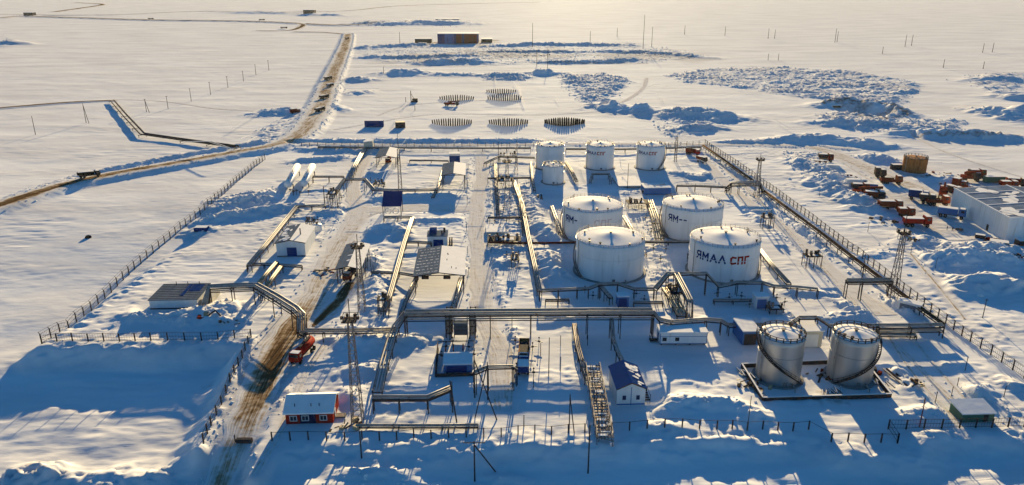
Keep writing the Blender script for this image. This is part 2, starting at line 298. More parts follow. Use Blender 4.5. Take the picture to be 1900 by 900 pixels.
def snow_ground():
    m, nt, b = newmat('snow_ground'); N = nt.nodes.new; L = nt.links.new
    tc = N('ShaderNodeTexCoord')
    at = N('ShaderNodeAttribute'); at.attribute_name = 'dirt'
    n1 = N('ShaderNodeTexNoise'); n1.inputs['Scale'].default_value = .5; n1.inputs['Detail'].default_value = 8; L(tc.outputs['Object'], n1.inputs[0])
    mp = N('ShaderNodeMapping'); mp.inputs['Scale'].default_value = (.16, .55, .3); mp.inputs['Rotation'].default_value = (0, 0, R(12)); L(tc.outputs['Object'], mp.inputs[0])
    n2 = N('ShaderNodeTexNoise'); n2.inputs['Scale'].default_value = 1; n2.inputs['Detail'].default_value = 9; n2.inputs['Roughness'].default_value = .62; L(mp.outputs[0], n2.inputs[0])
    mp3 = N('ShaderNodeMapping'); mp3.inputs['Scale'].default_value = (.012, .05, .1); mp3.inputs['Rotation'].default_value = (0, 0, R(-8)); L(tc.outputs['Object'], mp3.inputs[0])
    n3 = N('ShaderNodeTexNoise'); n3.inputs['Scale'].default_value = 1; n3.inputs['Detail'].default_value = 8; n3.inputs['Roughness'].default_value = .6; L(mp3.outputs[0], n3.inputs[0])
    # wind crust: patches of harder, slightly greyer snow
    r = N('ShaderNodeMapRange'); r.inputs[1].default_value = .35; r.inputs[2].default_value = .68; L(n3.outputs[0], r.inputs[0])
    cr = N('ShaderNodeMix'); cr.data_type = 'RGBA'; L(r.outputs[0], cr.inputs[0]); cr.inputs[6].default_value = (.80, .79, .77, 1); cr.inputs[7].default_value = (.60, .585, .58, 1)
    mul = N('ShaderNodeMath'); mul.operation = 'MULTIPLY_ADD'; L(n1.outputs[0], mul.inputs[0]); mul.inputs[1].default_value = 1.4; mul.inputs[2].default_value = -.25
    dm = N('ShaderNodeMath'); dm.operation = 'MULTIPLY'; dm.use_clamp = True; L(at.outputs['Fac'], dm.inputs[0]); L(mul.outputs[0], dm.inputs[1])
    dd = N('ShaderNodeMath'); dd.operation = 'MULTIPLY'; dd.use_clamp = True; L(dm.outputs[0], dd.inputs[0]); dd.inputs[1].default_value = 1.5
    mx = N('ShaderNodeMix'); mx.data_type = 'RGBA'; L(dd.outputs[0], mx.inputs[0]); L(cr.outputs[2], mx.inputs[6]); mx.inputs[7].default_value = (.20, .13, .075, 1)
    L(mx.outputs[2], b.inputs['Base Color'])
    rr = N('ShaderNodeMapRange'); L(r.outputs[0], rr.inputs[0]); rr.inputs[3].default_value = .80; rr.inputs[4].default_value = .70
    L(rr.outputs[0], b.inputs['Roughness']); b.inputs['Specular IOR Level'].default_value = 0
    b1 = N('ShaderNodeBump'); b1.inputs['Strength'].default_value = .45; b1.inputs['Distance'].default_value = .25; L(n2.outputs[0], b1.inputs['Height'])
    b3 = N('ShaderNodeBump'); b3.inputs['Strength'].default_value = .14; b3.inputs['Distance'].default_value = 1.4; L(n3.outputs[0], b3.inputs['Height']); L(b1.outputs[0], b3.inputs['Normal'])
    L(b3.outputs[0], b.inputs['Normal'])
    gl = N('ShaderNodeBsdfGlossy'); gl.inputs['Roughness'].default_value = .82; gl.inputs['Color'].default_value = (.80, .88, 1.0, 1); ms = N('ShaderNodeMixShader'); ms.inputs[0].default_value = GLINT
    L(b.outputs[0], ms.inputs[1]); L(gl.outputs[0], ms.inputs[2]); L(ms.outputs[0], nt.nodes['Material Output'].inputs[0])
    return m
def road_mat():
    m, nt, b = newmat('packed_snow_road'); N = nt.nodes.new; L = nt.links.new
    tc = N('ShaderNodeTexCoord'); uv = N('ShaderNodeUVMap'); uv.uv_map = 'UVMap'
    at = N('ShaderNodeAttribute'); at.attribute_name = 'dirt'
    mp = N('ShaderNodeMapping'); mp.inputs['Scale'].default_value = (2.0, .05, 1); L(uv.outputs[0], mp.inputs[0])
    n1 = N('ShaderNodeTexNoise'); n1.inputs['Scale'].default_value = 1.2; n1.inputs['Detail'].default_value = 6; n1.inputs['Distortion'].default_value = .3; L(mp.outputs[0], n1.inputs[0])
    n2 = N('ShaderNodeTexNoise'); n2.inputs['Scale'].default_value = .45; n2.inputs['Detail'].default_value = 9; n2.inputs['Roughness'].default_value = .65; L(tc.outputs['Object'], n2.inputs[0])
    ad = N('ShaderNodeMath'); L(n1.outputs[0], ad.inputs[0]); L(n2.outputs[0], ad.inputs[1])          # ~0.7..1.3
    a2 = N('ShaderNodeMath'); a2.operation = 'MULTIPLY_ADD'; L(at.outputs['Fac'], a2.inputs[0]); a2.inputs[1].default_value = .85; a2.inputs[2].default_value = -.42
    a3 = N('ShaderNodeMath'); L(ad.outputs[0], a3.inputs[0]); L(a2.outputs[0], a3.inputs[1])
    r = N('ShaderNodeMapRange'); r.inputs[1].default_value = .72; r.inputs[2].default_value = 1.3; L(a3.outputs[0], r.inputs[0])
    cr = N('ShaderNodeValToRGB'); e = cr.color_ramp.elements; e[0].position = 0; e[0].color = (.70, .68, .65, 1); e[1].position = 1; e[1].color = (.11, .065, .03, 1)
    x = e.new(.3); x.color = (.56, .51, .44, 1); x = e.new(.6); x.color = (.36, .26, .155, 1)
    L(r.outputs[0], cr.inputs[0]); L(cr.outputs[0], b.inputs['Base Color']); b.inputs['Roughness'].default_value = .9; b.inputs['Specular IOR Level'].default_value = 0
    bp = N('ShaderNodeBump'); bp.inputs['Strength'].default_value = .6; bp.inputs['Distance'].default_value = .18; L(ad.outputs[0], bp.inputs['Height']); L(bp.outputs[0], b.inputs['Normal'])
    return m
M = dict(
 ground=snow_ground(), road=road_mat(),
 snow=mat('roof_snow', (.80, .79, .77), .8, var=.06, scale=.5, bump=.5, spec=.02),
 white=mat('white_tank_paint', (.74, .74, .73), .45, var=.10, scale=.35, streak=(1, 1, .12), rust=.02, rustcol=(.60, .57, .52), spec=.2),
 wall=mat('white_cladding', (.66, .67, .66), .55, var=.10, scale=.8, streak=(1, 1, .2)),
 steel=mat('galvanised_steel', (.19, .17, .16), .6, .2, var=.3, rust=.3, spec=.05),
 dark=mat('dark_steel', (.045, .043, .045), .75, 0, var=.3, rust=.3, spec=.02),
 pipe=mat('insulated_pipe', (.34, .32, .29), .6, .2, var=.2, rust=.15),
 silver=mat('aluminium_cladding', (.42, .425, .43), .45, .75, var=.18, scale=.35, streak=(1, 1, .12)),
 blue=mat('blue_paint', (.013, .042, .16), .8, var=.15, spec=0), lblue=mat('light_blue_paint', (.05, .15, .36), .7, var=.2, spec=.05),
 red=mat('red_paint', (.33, .022, .012), .8, spec=.03, var=.2, rust=.1), orange=mat('orange_paint', (.19, .036, .015), .85, spec=.02, var=.25, rust=.25),
 rustred=mat('rusty_red_paint', (.17, .028, .016), .85, spec=0, var=.3, rust=.5), rust=mat('rusted_plate', (.38, .16, .05), .85, 0, spec=.05, var=.45, scale=.9, rust=.4, streak=(1, 1, .3)),
 navy=mat('navy_paint', (.012, .02, .06), .8, spec=0), green=mat('green_paint', (.03, .13, .09), .6, var=.2), black=mat('black_rubber', (.02, .018, .016), .9, var=.2, spec=0),
 glass=mat('window_glass', (.02, .025, .035), .12, var=.1, spec=.7), roofgrey=mat('grey_roof_sheet', (.13, .16, .20), .85, 0, spec=0, var=.2, streak=(2, .3, 1)),
 wood=mat('weathered_timber', (.10, .07, .045), .9, var=.4, spec=0), bluegrey=mat('shade_tinted_roof_snow', (.15, .20, .29), .9, var=.3, scale=.3, spec=0), yellow=mat('ochre_pipe_jacket', (.42, .33, .19), .6, var=.25, rust=.2),  # bluegrey: warehouse roof snow with the slope's blue shade put into the colour
 pale=mat('faded_red_paint', (.55, .42, .42), .5, var=.1), skin=mat('skin', (.45, .27, .19), .6), cloth=mat('dark_workwear', (.03, .035, .05), .9),
 concrete=mat('concrete', (.25, .24, .22), .9, var=.3, bump=.3), palewall=mat('cream_cladding', (.5, .47, .38), .6, var=.12))

# ------------------------------------------------------------------ mesh helpers
class MB:
    def __init__(s): s.v = []; s.f = []; s.m = []; s.mi = 0
    def quad(s, pts):
        n = len(s.v); s.v += [tuple(p) for p in pts]; s.f.append(tuple(range(n, n+len(pts)))); s.m.append(s.mi); return s
    def box(s, c, d, rz=0):
        cx, cy, cz = c; hx, hy, hz = d[0]/2, d[1]/2, d[2]/2; n = len(s.v); co, si = math.cos(rz), math.sin(rz)
        for dz in (-hz, hz):
            for dx, dy in ((-hx, -hy), (hx, -hy), (hx, hy), (-hx, hy)):
                s.v.append((cx+dx*co-dy*si, cy+dx*si+dy*co, cz+dz))
        for f in ((0, 3, 2, 1), (4, 5, 6, 7), (0, 1, 5, 4), (1, 2, 6, 5), (2, 3, 7, 6), (3, 0, 4, 7)): s.f.append(tuple(n+i for i in f)); s.m.append(s.mi)
        return s
    def bar(s, p, q, w, h=None):
        p = Vector(p); q = Vector(q); h = h or w; d = (q-p)
        if d.length < 1e-6: return s
        d.normalize(); up = Vector((0, 0, 1)) if abs(d.z) < .95 else Vector((0, 1, 0))
        a = d.cross(up).normalized()*w/2; b = a.cross(d).normalized()*h/2; n = len(s.v)
        for e in (p, q):
            for k in (-a-b, a-b, a+b, -a+b): s.v.append(tuple(e+k))
        for f in ((0, 1, 2, 3), (7, 6, 5, 4), (0, 4, 5, 1), (1, 5, 6, 2), (2, 6, 7, 3), (3, 7, 4, 0)): s.f.append(tuple(n+i for i in f)); s.m.append(s.mi)
        return s
    def tube(s, pts, r, k=8, caps=True):
        pts = [Vector(p) for p in pts]; n0 = len(s.v); rr = r if isinstance(r, (list, tuple)) else [r]*len(pts)
        for i, p in enumerate(pts):
            d = (pts[min(i+1, len(pts)-1)]-pts[max(i-1, 0)]).normalized(); up = Vector((0, 0, 1)) if abs(d.z) < .95 else Vector((0, 1, 0))
            a = d.cross(up).normalized(); b = a.cross(d).normalized()
            for j in range(k):
                t = 2*math.pi*j/k; s.v.append(tuple(p+(a*math.cos(t)+b*math.sin(t))*rr[i]))
        for i in range(len(pts)-1):
            for j in range(k):
                s.f.append((n0+i*k+j, n0+i*k+(j+1) % k, n0+(i+1)*k+(j+1) % k, n0+(i+1)*k+j)); s.m.append(s.mi)
        if caps:
            s.f.append(tuple(n0+j for j in range(k))[::-1]); s.m.append(s.mi)
            s.f.append(tuple(n0+(len(pts)-1)*k+j for j in range(k))); s.m.append(s.mi)
        return s
    def lathe(s, prof, k=48, c=(0, 0, 0)):
        n0 = len(s.v)
        for r, z in prof:
            for j in range(k):
                t = 2*math.pi*j/k; s.v.append((c[0]+r*math.cos(t), c[1]+r*math.sin(t), c[2]+z))
        for i in range(len(prof)-1):
            for j in range(k):
                s.f.append((n0+i*k+j, n0+i*k+(j+1) % k, n0+(i+1)*k+(j+1) % k, n0+(i+1)*k+j)); s.m.append(s.mi)
        return s
    def prism(s, poly, y0, y1):         # polygon in local xz pulled along y
        n = len(s.v); k = len(poly)
        for y in (y0, y1):
            for px, pz in poly: s.v.append((px, y, pz))
        s.f.append(tuple(n+i for i in range(k))); s.m.append(s.mi); s.f.append(tuple(n+k+i for i in range(k))[::-1]); s.m.append(s.mi)
        for i in range(k): s.f.append((n+i, n+k+i, n+k+(i+1) % k, n+(i+1) % k)); s.m.append(s.mi)
        return s
    def build(s, name, m, root=None, smooth=False, world=False, label=None):
        me = bpy.data.meshes.new(name)
        v = s.v
        if world and root is not None: o = root.location; v = [(a-o.x, b-o.y, c-o.z) for a, b, c in v]
        me.from_pydata(v, [], s.f)
        for mm in (m if isinstance(m, (list, tuple)) else [m]): me.materials.append(M[mm] if isinstance(mm, str) else mm)
        if any(s.m): me.polygons.foreach_set('material_index', s.m)
        if smooth: me.polygons.foreach_set('use_smooth', [True]*len(me.polygons))
        me.update(); ob = bpy.data.objects.new(name, me); COL.objects.link(ob)
        if root is not None: ob.parent = root
        if label: ob['label'] = label
        return ob
def thing(name, loc, label, cat, group=None, rz=0):
    o = bpy.data.objects.new(name, None); COL.objects.link(o); o.location = loc; o.rotation_euler = (0, 0, rz); o.empty_display_size = .5
    o['label'] = label; o['category'] = cat
    if group: o['group'] = group
    return o
def tag(o, label, cat, group=None):
    o['label'] = label; o['category'] = cat
    if group: o['group'] = group
    return o
def copy_tree(root, loc, rz=0, label=None, group=None):
    r = root.copy(); COL.objects.link(r); r.location = loc; r.rotation_euler = (0, 0, rz)
    if label: r['label'] = label
    if group: r['group'] = group
    for ch in list(root.children):
        c = ch.copy(); COL.objects.link(c); c.parent = r
        for g in list(ch.children):
            d = g.copy(); COL.objects.link(d); d.parent = c
    return r

# ------------------------------------------------------------------ the ground sheet
def axis(segs):
    o = [segs[0][0]]
    for a, b, s0, s1 in segs:
        x = a; 
        while x < b-1e-6:
            t = (x-a)/(b-a); x += s0*(s1/s0)**t; o.append(min(x, b))
    return np.array(sorted(set(np.round(o, 3))))
pos = axis([(0, 110, .6, .6), (110, 190, .6, 1.0), (190, 420, 1.0, 3.0), (420, 900, 3, 12), (900, 16000, 12, 900)])
gx = np.concatenate([-pos[::-1][:-1], pos])
gy = axis([(-300, 80, 40, 8), (80, 116, 4, .9), (116, 300, .55, .6), (300, 460, .6, 1.2), (460, 900, 1.2, 2.6), (900, 1600, 2.6, 9), (1600, 20000, 9, 900)])
X, Y = np.meshgrid(gx, gy); shp = X.shape; X = X.ravel(); Y = Y.ravel()
Zt = height(X, Y)
dirt = np.zeros(X.shape)
for r in ROADS.values():
    pts = r['pts']; xs = [p.x for p in pts]; ys = [p.y for p in pts]
    sel = (X > min(xs)-25) & (X < max(xs)+25) & (Y > min(ys)-25) & (Y < max(ys)+25)
    if not sel.any(): continue
    dd, par = seg_dist(X[sel], Y[sel], pts); hw = np.interp(par, range(len(pts)), r['hw']); di = np.interp(par, range(len(pts)), r['dirt'])
    dirt[sel] = np.maximum(dirt[sel], di*sstep(hw+3.5, hw-.5, dd)*.55)
for (a, b, rad, s) in ((642, 470, 6, 1.0), (1650, 380, 28, .35), (1740, 420, 22, .35), (848, 82, 60, .9), (700, 44, 60, .8), (770, 42, 70, .9), (1600, 200, 9, .8), (1650, 210, 9, .8), (1560, 196, 9, .8), (385, 690, 2, .4), (1695, 325, 9, .7), (1500, 300, 10, .6), (1840, 345, 20, .6), (1870, 380, 20, .5), (572, 27, 40, .8), (1210, 105, 90, .45), (980, 100, 90, .5), (800, 112, 60, .5), (1395, 700, 3, .6), (1540, 740, 4, .7)):
    g = G(a, b); d_ = np.hypot(X-g.x, Y-g.y); dirt = np.maximum(dirt, s*sstep(rad, rad*.3, d_+(vnoise(X/rad*3, Y/rad*3, 9)-.5)*rad))
for pix, rad, s_ in DIRTL:
    pts = [G2(*p) for p in pix]; xs = [p[0] for p in pts]; ys = [p[1] for p in pts]
    sel = (X > min(xs)-rad*2) & (X < max(xs)+rad*2) & (Y > min(ys)-rad*2) & (Y < max(ys)+rad*2)
    dd, par = seg_dist(X[sel], Y[sel], pts); dirt[sel] = np.maximum(dirt[sel], s_*sstep(rad, rad*.3, dd+(vnoise(X[sel]/rad*2, Y[sel]/rad*2, 19)-.5)*rad*1.5))
nx, ny = len(gx), len(gy)
i0 = (np.arange(ny-1)[:, None]*nx+np.arange(nx-1)[None, :]).ravel()
F = np.stack([i0, i0+1, i0+nx+1, i0+nx], 1).astype(np.int32)
me = bpy.data.meshes.new('ground'); me.vertices.add(len(X)); me.vertices.foreach_set('co', np.stack([X, Y, Zt], 1).astype(np.float32).ravel())
me.loops.add(F.size); me.loops.foreach_set('vertex_index', F.ravel()); me.polygons.add(len(F)); me.polygons.foreach_set('loop_start', np.arange(len(F), dtype=np.int32)*4)
me.polygons.foreach_set('use_smooth', np.ones(len(F), bool)); me.update(calc_edges=True)
a = me.attributes.new('dirt', 'FLOAT', 'POINT'); a.data.foreach_set('value', dirt.astype(np.float32))
me.materials.append(M['ground']); go = bpy.data.objects.new('ground', me); COL.objects.link(go); go['kind'] = 'structure'

# road ribbons lying on the graded ground
def ribbon(name, r, lift=.07):
    pts = r['pts']; n = len(pts); fine = smooth_path(pts, 4); K = 13
    tt = np.linspace(0, n-1, len(fine)); hw = np.interp(tt, range(n), r['hw']); di = np.interp(tt, range(n), r['dirt'])
    vs = []; uvs = []; dv = []; run = 0
    for i, p in enumerate(fine):
        d = fine[min(i+1, len(fine)-1)]-fine[max(i-1, 0)]; d.z = 0; d.normalize(); nrm = Vector((d.y, -d.x, 0))
        if i: run += (p-fine[i-1]).length
        eL = 1+.22*(float(vnoise(run/6., 3.3, 5))-.5)*2; eR = 1+.22*(float(vnoise(run/6., 9.3, 6))-.5)*2
        for k in range(K):
            u = -1+2*k/(K-1); wdt = hw[i]*(eL if u < 0 else eR)
            q = p+nrm*u*wdt; vs.append((q.x, q.y)); uvs.append((u*hw[i], run))
            edge = abs(u); ctr = .12*math.sin(run/23); dv.append(di[i]*max(.0, 1-1.05*abs(u-ctr)**(1.1 if name == 'dirt_road' else 1.6))*(.75+.5*float(vnoise(run/5., u*2.2+4, 8)))+.10*(abs(abs(u)-.4) < .14))
    v = np.array(vs); z = height(v[:, 0], v[:, 1])+lift
    edge = (np.arange(len(v)) % K == 0) | (np.arange(len(v)) % K == K-1); z[edge] -= lift+.12
    faces = [(i*K+k, i*K+k+1, (i+1)*K+k+1, (i+1)*K+k) for i in range(len(fine)-1) for k in range(K-1)]
    m_ = bpy.data.meshes.new(name); m_.from_pydata([(a, b, c) for (a, b), c in zip(vs, z)], [], faces)
    uvl = m_.uv_layers.new(name='UVMap'); li = np.zeros(len(m_.loops), np.int32); m_.loops.foreach_get('vertex_index', li)
    uvl.data.foreach_set('uv', np.array(uvs, np.float32)[li].ravel())
    at = m_.attributes.new('dirt', 'FLOAT', 'POINT'); at.data.foreach_set('value', np.array(dv, np.float32))
    m_.materials.append(M['road']); m_.polygons.foreach_set('use_smooth', [True]*len(m_.polygons))
    o = bpy.data.objects.new(name, m_); COL.objects.link(o); o['kind'] = 'structure'
    return o
for key, r in ROADS.items(): ribbon(key[0], r)
# packed wheel ruts on the yard
def V(px, py, z=0): return G(px, py, z)

# broken lumps of snow thrown up along the banks and in the churned fields
rng = np.random.RandomState(5)
cx, cy, cs = [], [], []
for pix, hh, sca in RUBBLE:
    poly = [G2(*p) for p in pix]; px_ = np.array(poly); lo = px_.min(0); hi = px_.max(0); ar = (hi-lo).prod(); n = int(min(1500, ar/(sca*sca)*1.6))
    X1 = rng.uniform(lo[0], hi[0], n); Y1 = rng.uniform(lo[1], hi[1], n); k = inside(X1, Y1, poly); cx.append(X1[k]); cy.append(Y1[k]); cs.append(rng.uniform(.07, .18, k.sum())*min(sca, 5)*rng.uniform(.5, 1.2, k.sum()))
for pix, hh, hw in RIDGES:
    pts = [G2(*p) for p in pix]
    for a, b in zip(pts[:-1], pts[1:]):
        L = math.hypot(b[0]-a[0], b[1]-a[1]); n = int(min(160, L/hw*2.2))
        if n < 1: continue
        t_ = rng.uniform(0, 1, n); cx.append(a[0]+(b[0]-a[0])*t_+rng.normal(0, hw*.8, n)); cy.append(a[1]+(b[1]-a[1])*t_+rng.normal(0, hw*.8, n)); cs.append(rng.uniform(.05, .15, n)*min(hw, 6)*1.1)
for key, r in ROADS.items():
    if key[0] == 'snow_track' or key[0] == 'winter_track': continue
    for i in range(len(r['pts'])-1):
        a, b = r['pts'][i], r['pts'][i+1]; d = (b-a); L = d.length; d.normalize(); nn = Vector((d.y, -d.x, 0)); n = int(min(30, L*.8))
        for _ in range(n):
            q = a.lerp(b, rng.rand())+nn*((r['hw'][i]+abs(rng.normal(.8, 1.2)))*(1 if rng.rand() < .5 else -1)); cx.append([q.x]); cy.append([q.y]); cs.append([rng.uniform(.12, .42)*(1+q.y/900)])
cx = np.concatenate(cx); cy = np.concatenate(cy); cs = np.concatenate(cs); cz = height(cx, cy)
keep = np.ones(len(cx), bool)
for (tx, ty, tr) in CLEAR: keep &= np.hypot(cx-tx, cy-ty) > tr
for r in ROADS.values():
    dd, par = seg_dist(cx, cy, r['pts']); keep &= dd > np.interp(par, range(len(r['pts'])), r['hw'])*.92
cx, cy, cz, cs = cx[keep], cy[keep], cz[keep], cs[keep]; n = len(cx)
base = np.array([(1, 0, 0), (0, 1, 0), (-1, 0, 0), (0, -1, 0), (0, 0, .85), (.7, .7, .45), (-.7, .6, .5), (-.6, -.7, .4), (.7, -.6, .5)], float)
tri = [(0, 5, 4), (5, 1, 4), (1, 6, 4), (6, 2, 4), (2, 7, 4), (7, 3, 4), (3, 8, 4), (8, 0, 4), (0, 1, 5), (1, 2, 6), (2, 3, 7), (3, 0, 8)]
vv = base[None]*(cs[:, None, None]*rng.uniform(.6, 1.4, (n, 9, 3))); an = rng.uniform(0, 6.28, n); co, si = np.cos(an)[:, None], np.sin(an)[:, None]
vx = vv[..., 0]*co-vv[..., 1]*si+cx[:, None]; vy = vv[..., 0]*si+vv[..., 1]*co+cy[:, None]; vz = vv[..., 2]+cz[:, None]-cs[:, None]*.18
vv = np.stack([vx, vy, vz], -1).reshape(-1, 3); ff = (np.arange(n)[:, None, None]*9+np.array(tri)[None]).reshape(-1, 3)
me = bpy.data.meshes.new('snow_lumps'); me.from_pydata(vv.tolist(), [], ff.tolist()); me.materials.append(M['snow']); o = bpy.data.objects.new('snow_lumps', me); COL.objects.link(o); o['kind'] = 'stuff'
o['label'] = 'broken lumps of snow along the ploughed banks and churned fields'; o['category'] = 'snow'

# ------------------------------------------------------------------ tanks
GLY = {  # stroke letters in a 1 x 1.2 box
 'ya': (.95, [[(.85, 0), (.85, 1.2), (.35, 1.2), (.1, 1.05), (.1, .75), (.35, .6), (.85, .6)], [(.5, .6), (.08, 0)]]),
 'm': (1.15, [[(.1, 0), (.1, 1.2), (.55, .5), (1.0, 1.2), (1.0, 0)]]),
 'a': (1.1, [[(.05, 0), (.52, 1.2), (1.0, 0)], [(.25, .38), (.8, .38)]]),
 'l': (1.1, [[(.05, 0), (.52, 1.2), (1.0, 0)]]),
 's': (.95, [[(.85, 1.1), (.3, 1.2), (.08, .95), (.08, .25), (.3, 0), (.85, .1)]]),
 'p': (1.0, [[(.12, 0), (.12, 1.18), (.85, 1.18), (.85, 0)]]),
 'g': (.9, [[(.12, 0), (.12, 1.18), (.82, 1.18)]]),
 'h': (.5, [[(.1, .35), (.1, .9)]]), 'd': (.6, [[(.05, .62), (.45, .62)]])}
def lettering(root, name, word, m, rad, ang0, size, z0, wt=.2, label=None):
    """letters bent round a tank shell; ang0 measured from straight towards the viewer, to the right"""
    x = 0; first = None
    def pt(u, vv, off): t = ang0+u*size/rad; return ((rad+off)*math.sin(t), -(rad+off)*math.cos(t), z0+vv*size)
    for ch in word:
        if ch == ' ': x += .5; continue
        wd, st = GLY[ch]; mb = MB()
        for line in st:
            for (x0, y0), (x1, y1) in zip(line[:-1], line[1:]):
                dx, dy = x1-x0, y1-y0; L = math.hypot(dx, dy); ex, ey = dx/L*wt*.45, dy/L*wt*.45; nx_, ny_ = -dy/L*wt/2, dx/L*wt/2
                x0e, y0e, x1e, y1e = x0-ex, y0-ey, x1+ex, y1+ey; k = 5
                for i in range(k):
                    a0 = i/k; a1 = (i+1)/k; q = []
                    for aa, sg in ((a0, -1), (a1, -1), (a1, 1), (a0, 1)):
                        q.append(pt(x+x0e+(x1e-x0e)*aa+nx_*sg, y0e+(y1e-y0e)*aa+ny_*sg, .05+.002*len(mb.f) % .02))
                    mb.quad(q)
        x += wd+.28; mb.build('letter', m, root, label=label[:-1] if label else None)
def ring_rail(rad, z, h, n, r=.04):
    mb = MB()
    for i in range(n):
        t0 = 2*math.pi*i/n; t1 = 2*math.pi*(i+1)/n
        p = Vector((rad*math.cos(t0), rad*math.sin(t0), z)); q = Vector((rad*math.cos(t1), rad*math.sin(t1), z))
        mb.bar(p, p+Vector((0, 0, h)), r*1.6)
        for hh in (h, h*.5): mb.bar(p+Vector((0, 0, hh)), q+Vector((0, 0, hh)), r)
    return mb
def stairs(rad, H, a0, a1, wdt=.9, n=44):
    mb = MB()
    for i in range(n):
        t = a0+(a1-a0)*i/(n-1); z = H*i/(n-1); c, s_ = math.cos(t), math.sin(t)
        mb.bar((c*(rad+.05), s_*(rad+.05), z), (c*(rad+wdt), s_*(rad+wdt), z), .34, .06)
        if i < n-1:
            t2 = a0+(a1-a0)*(i+1)/(n-1); z2 = H*(i+1)/(n-1); c2, s2 = math.cos(t2), math.sin(t2)
            for rr, hh in ((rad+wdt, 0), (rad+wdt, 1.1), (rad+wdt, .6), (rad+.1, 0)):
                mb.bar((c*rr, s_*rr, z+hh), (c2*rr, s2*rr, z2+hh), .09 if hh else .22)
        if i % 3 == 0: mb.bar((c*(rad+wdt), s_*(rad+wdt), z), (c*(rad+wdt), s_*(rad+wdt), z+1.1), .06)
    return mb
def tank(loc, D, H, label, cat='storage tank', body='white', cone=1.5, stair=None, letters=(), group=None, railr=.05, hatches=7, base=True, seed=0, rings=True, snowy='snow', rmat='steel'):
    rd = random.Random(seed); r = D/2
    t = thing('storage_tank', (loc[0], loc[1], 0), label, cat, group)
    b = MB(); prof = [(r, -.5)]
    nr = 8
    for i in range(nr):
        z = H*i/nr; prof += [(r, z+.01)]
    prof += [(r, H), (r-.12, H+.05)]
    sh = b.lathe(prof, 72).build('shell', body, t, smooth=True)
    sm = MB()
    pf = [(r-.1, H-.02), (r-.3, H+.12), (r*.75, H+cone*.22), (r*.5, H+cone*.42), (r*.3, H+cone*.62), (r*.14, H+cone*.88), (r*.05, H+cone), (0.01, H+cone*1.02)]
    sm.lathe(pf, 72)
    rf = sm.build('roof', snowy, t, smooth=True)
    m = MB(); m.tube([(0, 0, H+cone*.9), (0, 0, H+cone+.5)], .35, 10).tube([(0, 0, H+cone+.5), (0, 0, H+cone+.62)], .6, 10); m.build('vent', 'steel', rf)
    for i in range(hatches):
        a = rd.uniform(0, 6.28); q = rd.uniform(.72, .93)*r; hz = H+cone*(.02+.8*(1-q/r)*.6)
        m = MB(); m.tube([(q*math.cos(a), q*math.sin(a), hz-.3), (q*math.cos(a), q*math.sin(a), hz+.75)], .26, 8); m.tube([(q*math.cos(a), q*math.sin(a), hz+.6), (q*math.cos(a), q*math.sin(a), hz+.8)], .42, 8)
        m.build('roof_hatch', 'dark' if i % 2 else 'steel', rf)
    rl = ring_rail(r-.1, H, 1.05, int(D*1.9), railr); rl.build('railing', rmat, t)
    if rings:
        m = MB()
        for z in (H*.62, H-.25): m.lathe([(r+.02, z), (r+.14, z), (r+.14, z+.14), (r+.02, z+.14)], 72)
        m.build('stiffening_ring', body, t)
    if base:
        m = MB(); m.lathe([(r+.9, -.3), (r+.85, .32), (r-.1, .34)], 64); m.build('foundation_ring', 'concrete', t)
        MB().box((0, -r-.05, 1.0), (.9, .35, .9)).build('manhole', 'steel', t); MB().tube([(r*.35, -r*.93, .9), (r*.35, -r-2.0, .9), (r*.35, -r-2.0, -.3)], .22, 8).build('outlet_pipe', 'pipe', t)
    if stair: stairs(r, H, stair[0], stair[1], .8).build('spiral_stair', stair[2] if len(stair) > 2 else 'steel', t)
    for L_ in letters: lettering(t, *L_[:3], r, *L_[3:])
    # climbing pipe and foam line on the shell
    m = MB(); a = R(200); m.tube([((r+.3)*math.cos(a), (r+.3)*math.sin(a), -.2), ((r+.3)*math.cos(a), (r+.3)*math.sin(a), H+.6), ((r-.8)*math.cos(a), (r-.8)*math.sin(a), H+.6)], .12, 6); m.build('riser_pipe', 'pipe', t)
    return t
VA = R(-90)
tank(BIG[0], 22.8, 12, 'big white tank with faded blue and pale red letters, behind the unlettered big tank', seed=1, stair=(R(215), R(120), 'steel'),
     letters=(('lettering', ['ya', 'm', 'd'], 'blue', R(-66), 1.9, 7.2, .26, None), ('lettering', ['s', 'p', 'g'], 'pale', R(-2), 2.0, 6.8, .16, 'pale bleached red letters')))
tank(BIG[1], 22.8, 12, 'big white tank with no lettering, in the front row of the four large tanks', seed=2, stair=(R(215), R(120), 'steel'))
tank(BIG[2], 22.8, 12, 'big white tank with a broken blue inscription, behind the fully lettered tank', seed=3, stair=(R(215), R(120), 'steel'),
     letters=(('lettering', ['ya', 'm', 'd', 'd'], 'blue', R(-62), 1.9, 7.2, .26, None),))
tank(BIG[3], 22.8, 12, 'big white tank with complete bold blue and red Cyrillic lettering', seed=4, stair=(R(-35), R(40), 'steel'),
     letters=(('lettering', ['ya', 'm', 'a', 'l'], 'blue', R(-64), 2.0, 6.9, .27, 'blue letters'), ('lettering', ['s', 'p', 'g'], 'red', R(-5), 1.85, 6.85, .34, 'red letters')))
DF = 14.4
tank(FARS[0], DF, 12, 'tall white tank without letters in the rear row, behind the short snow topped tank', seed=5, cone=1, railr=.07)
tank(FARS[1], DF, 12, 'white lettered tank in the middle of the rear row of three', seed=6, cone=1, railr=.07,
     letters=(('lettering', ['ya', 'm', 'a', 'l'], 'blue', R(-68), 1.15, 8.1, .26, None), ('lettering', ['s', 'p', 'g'], 'red', R(-18), 1.2, 8.1, .3, None)))
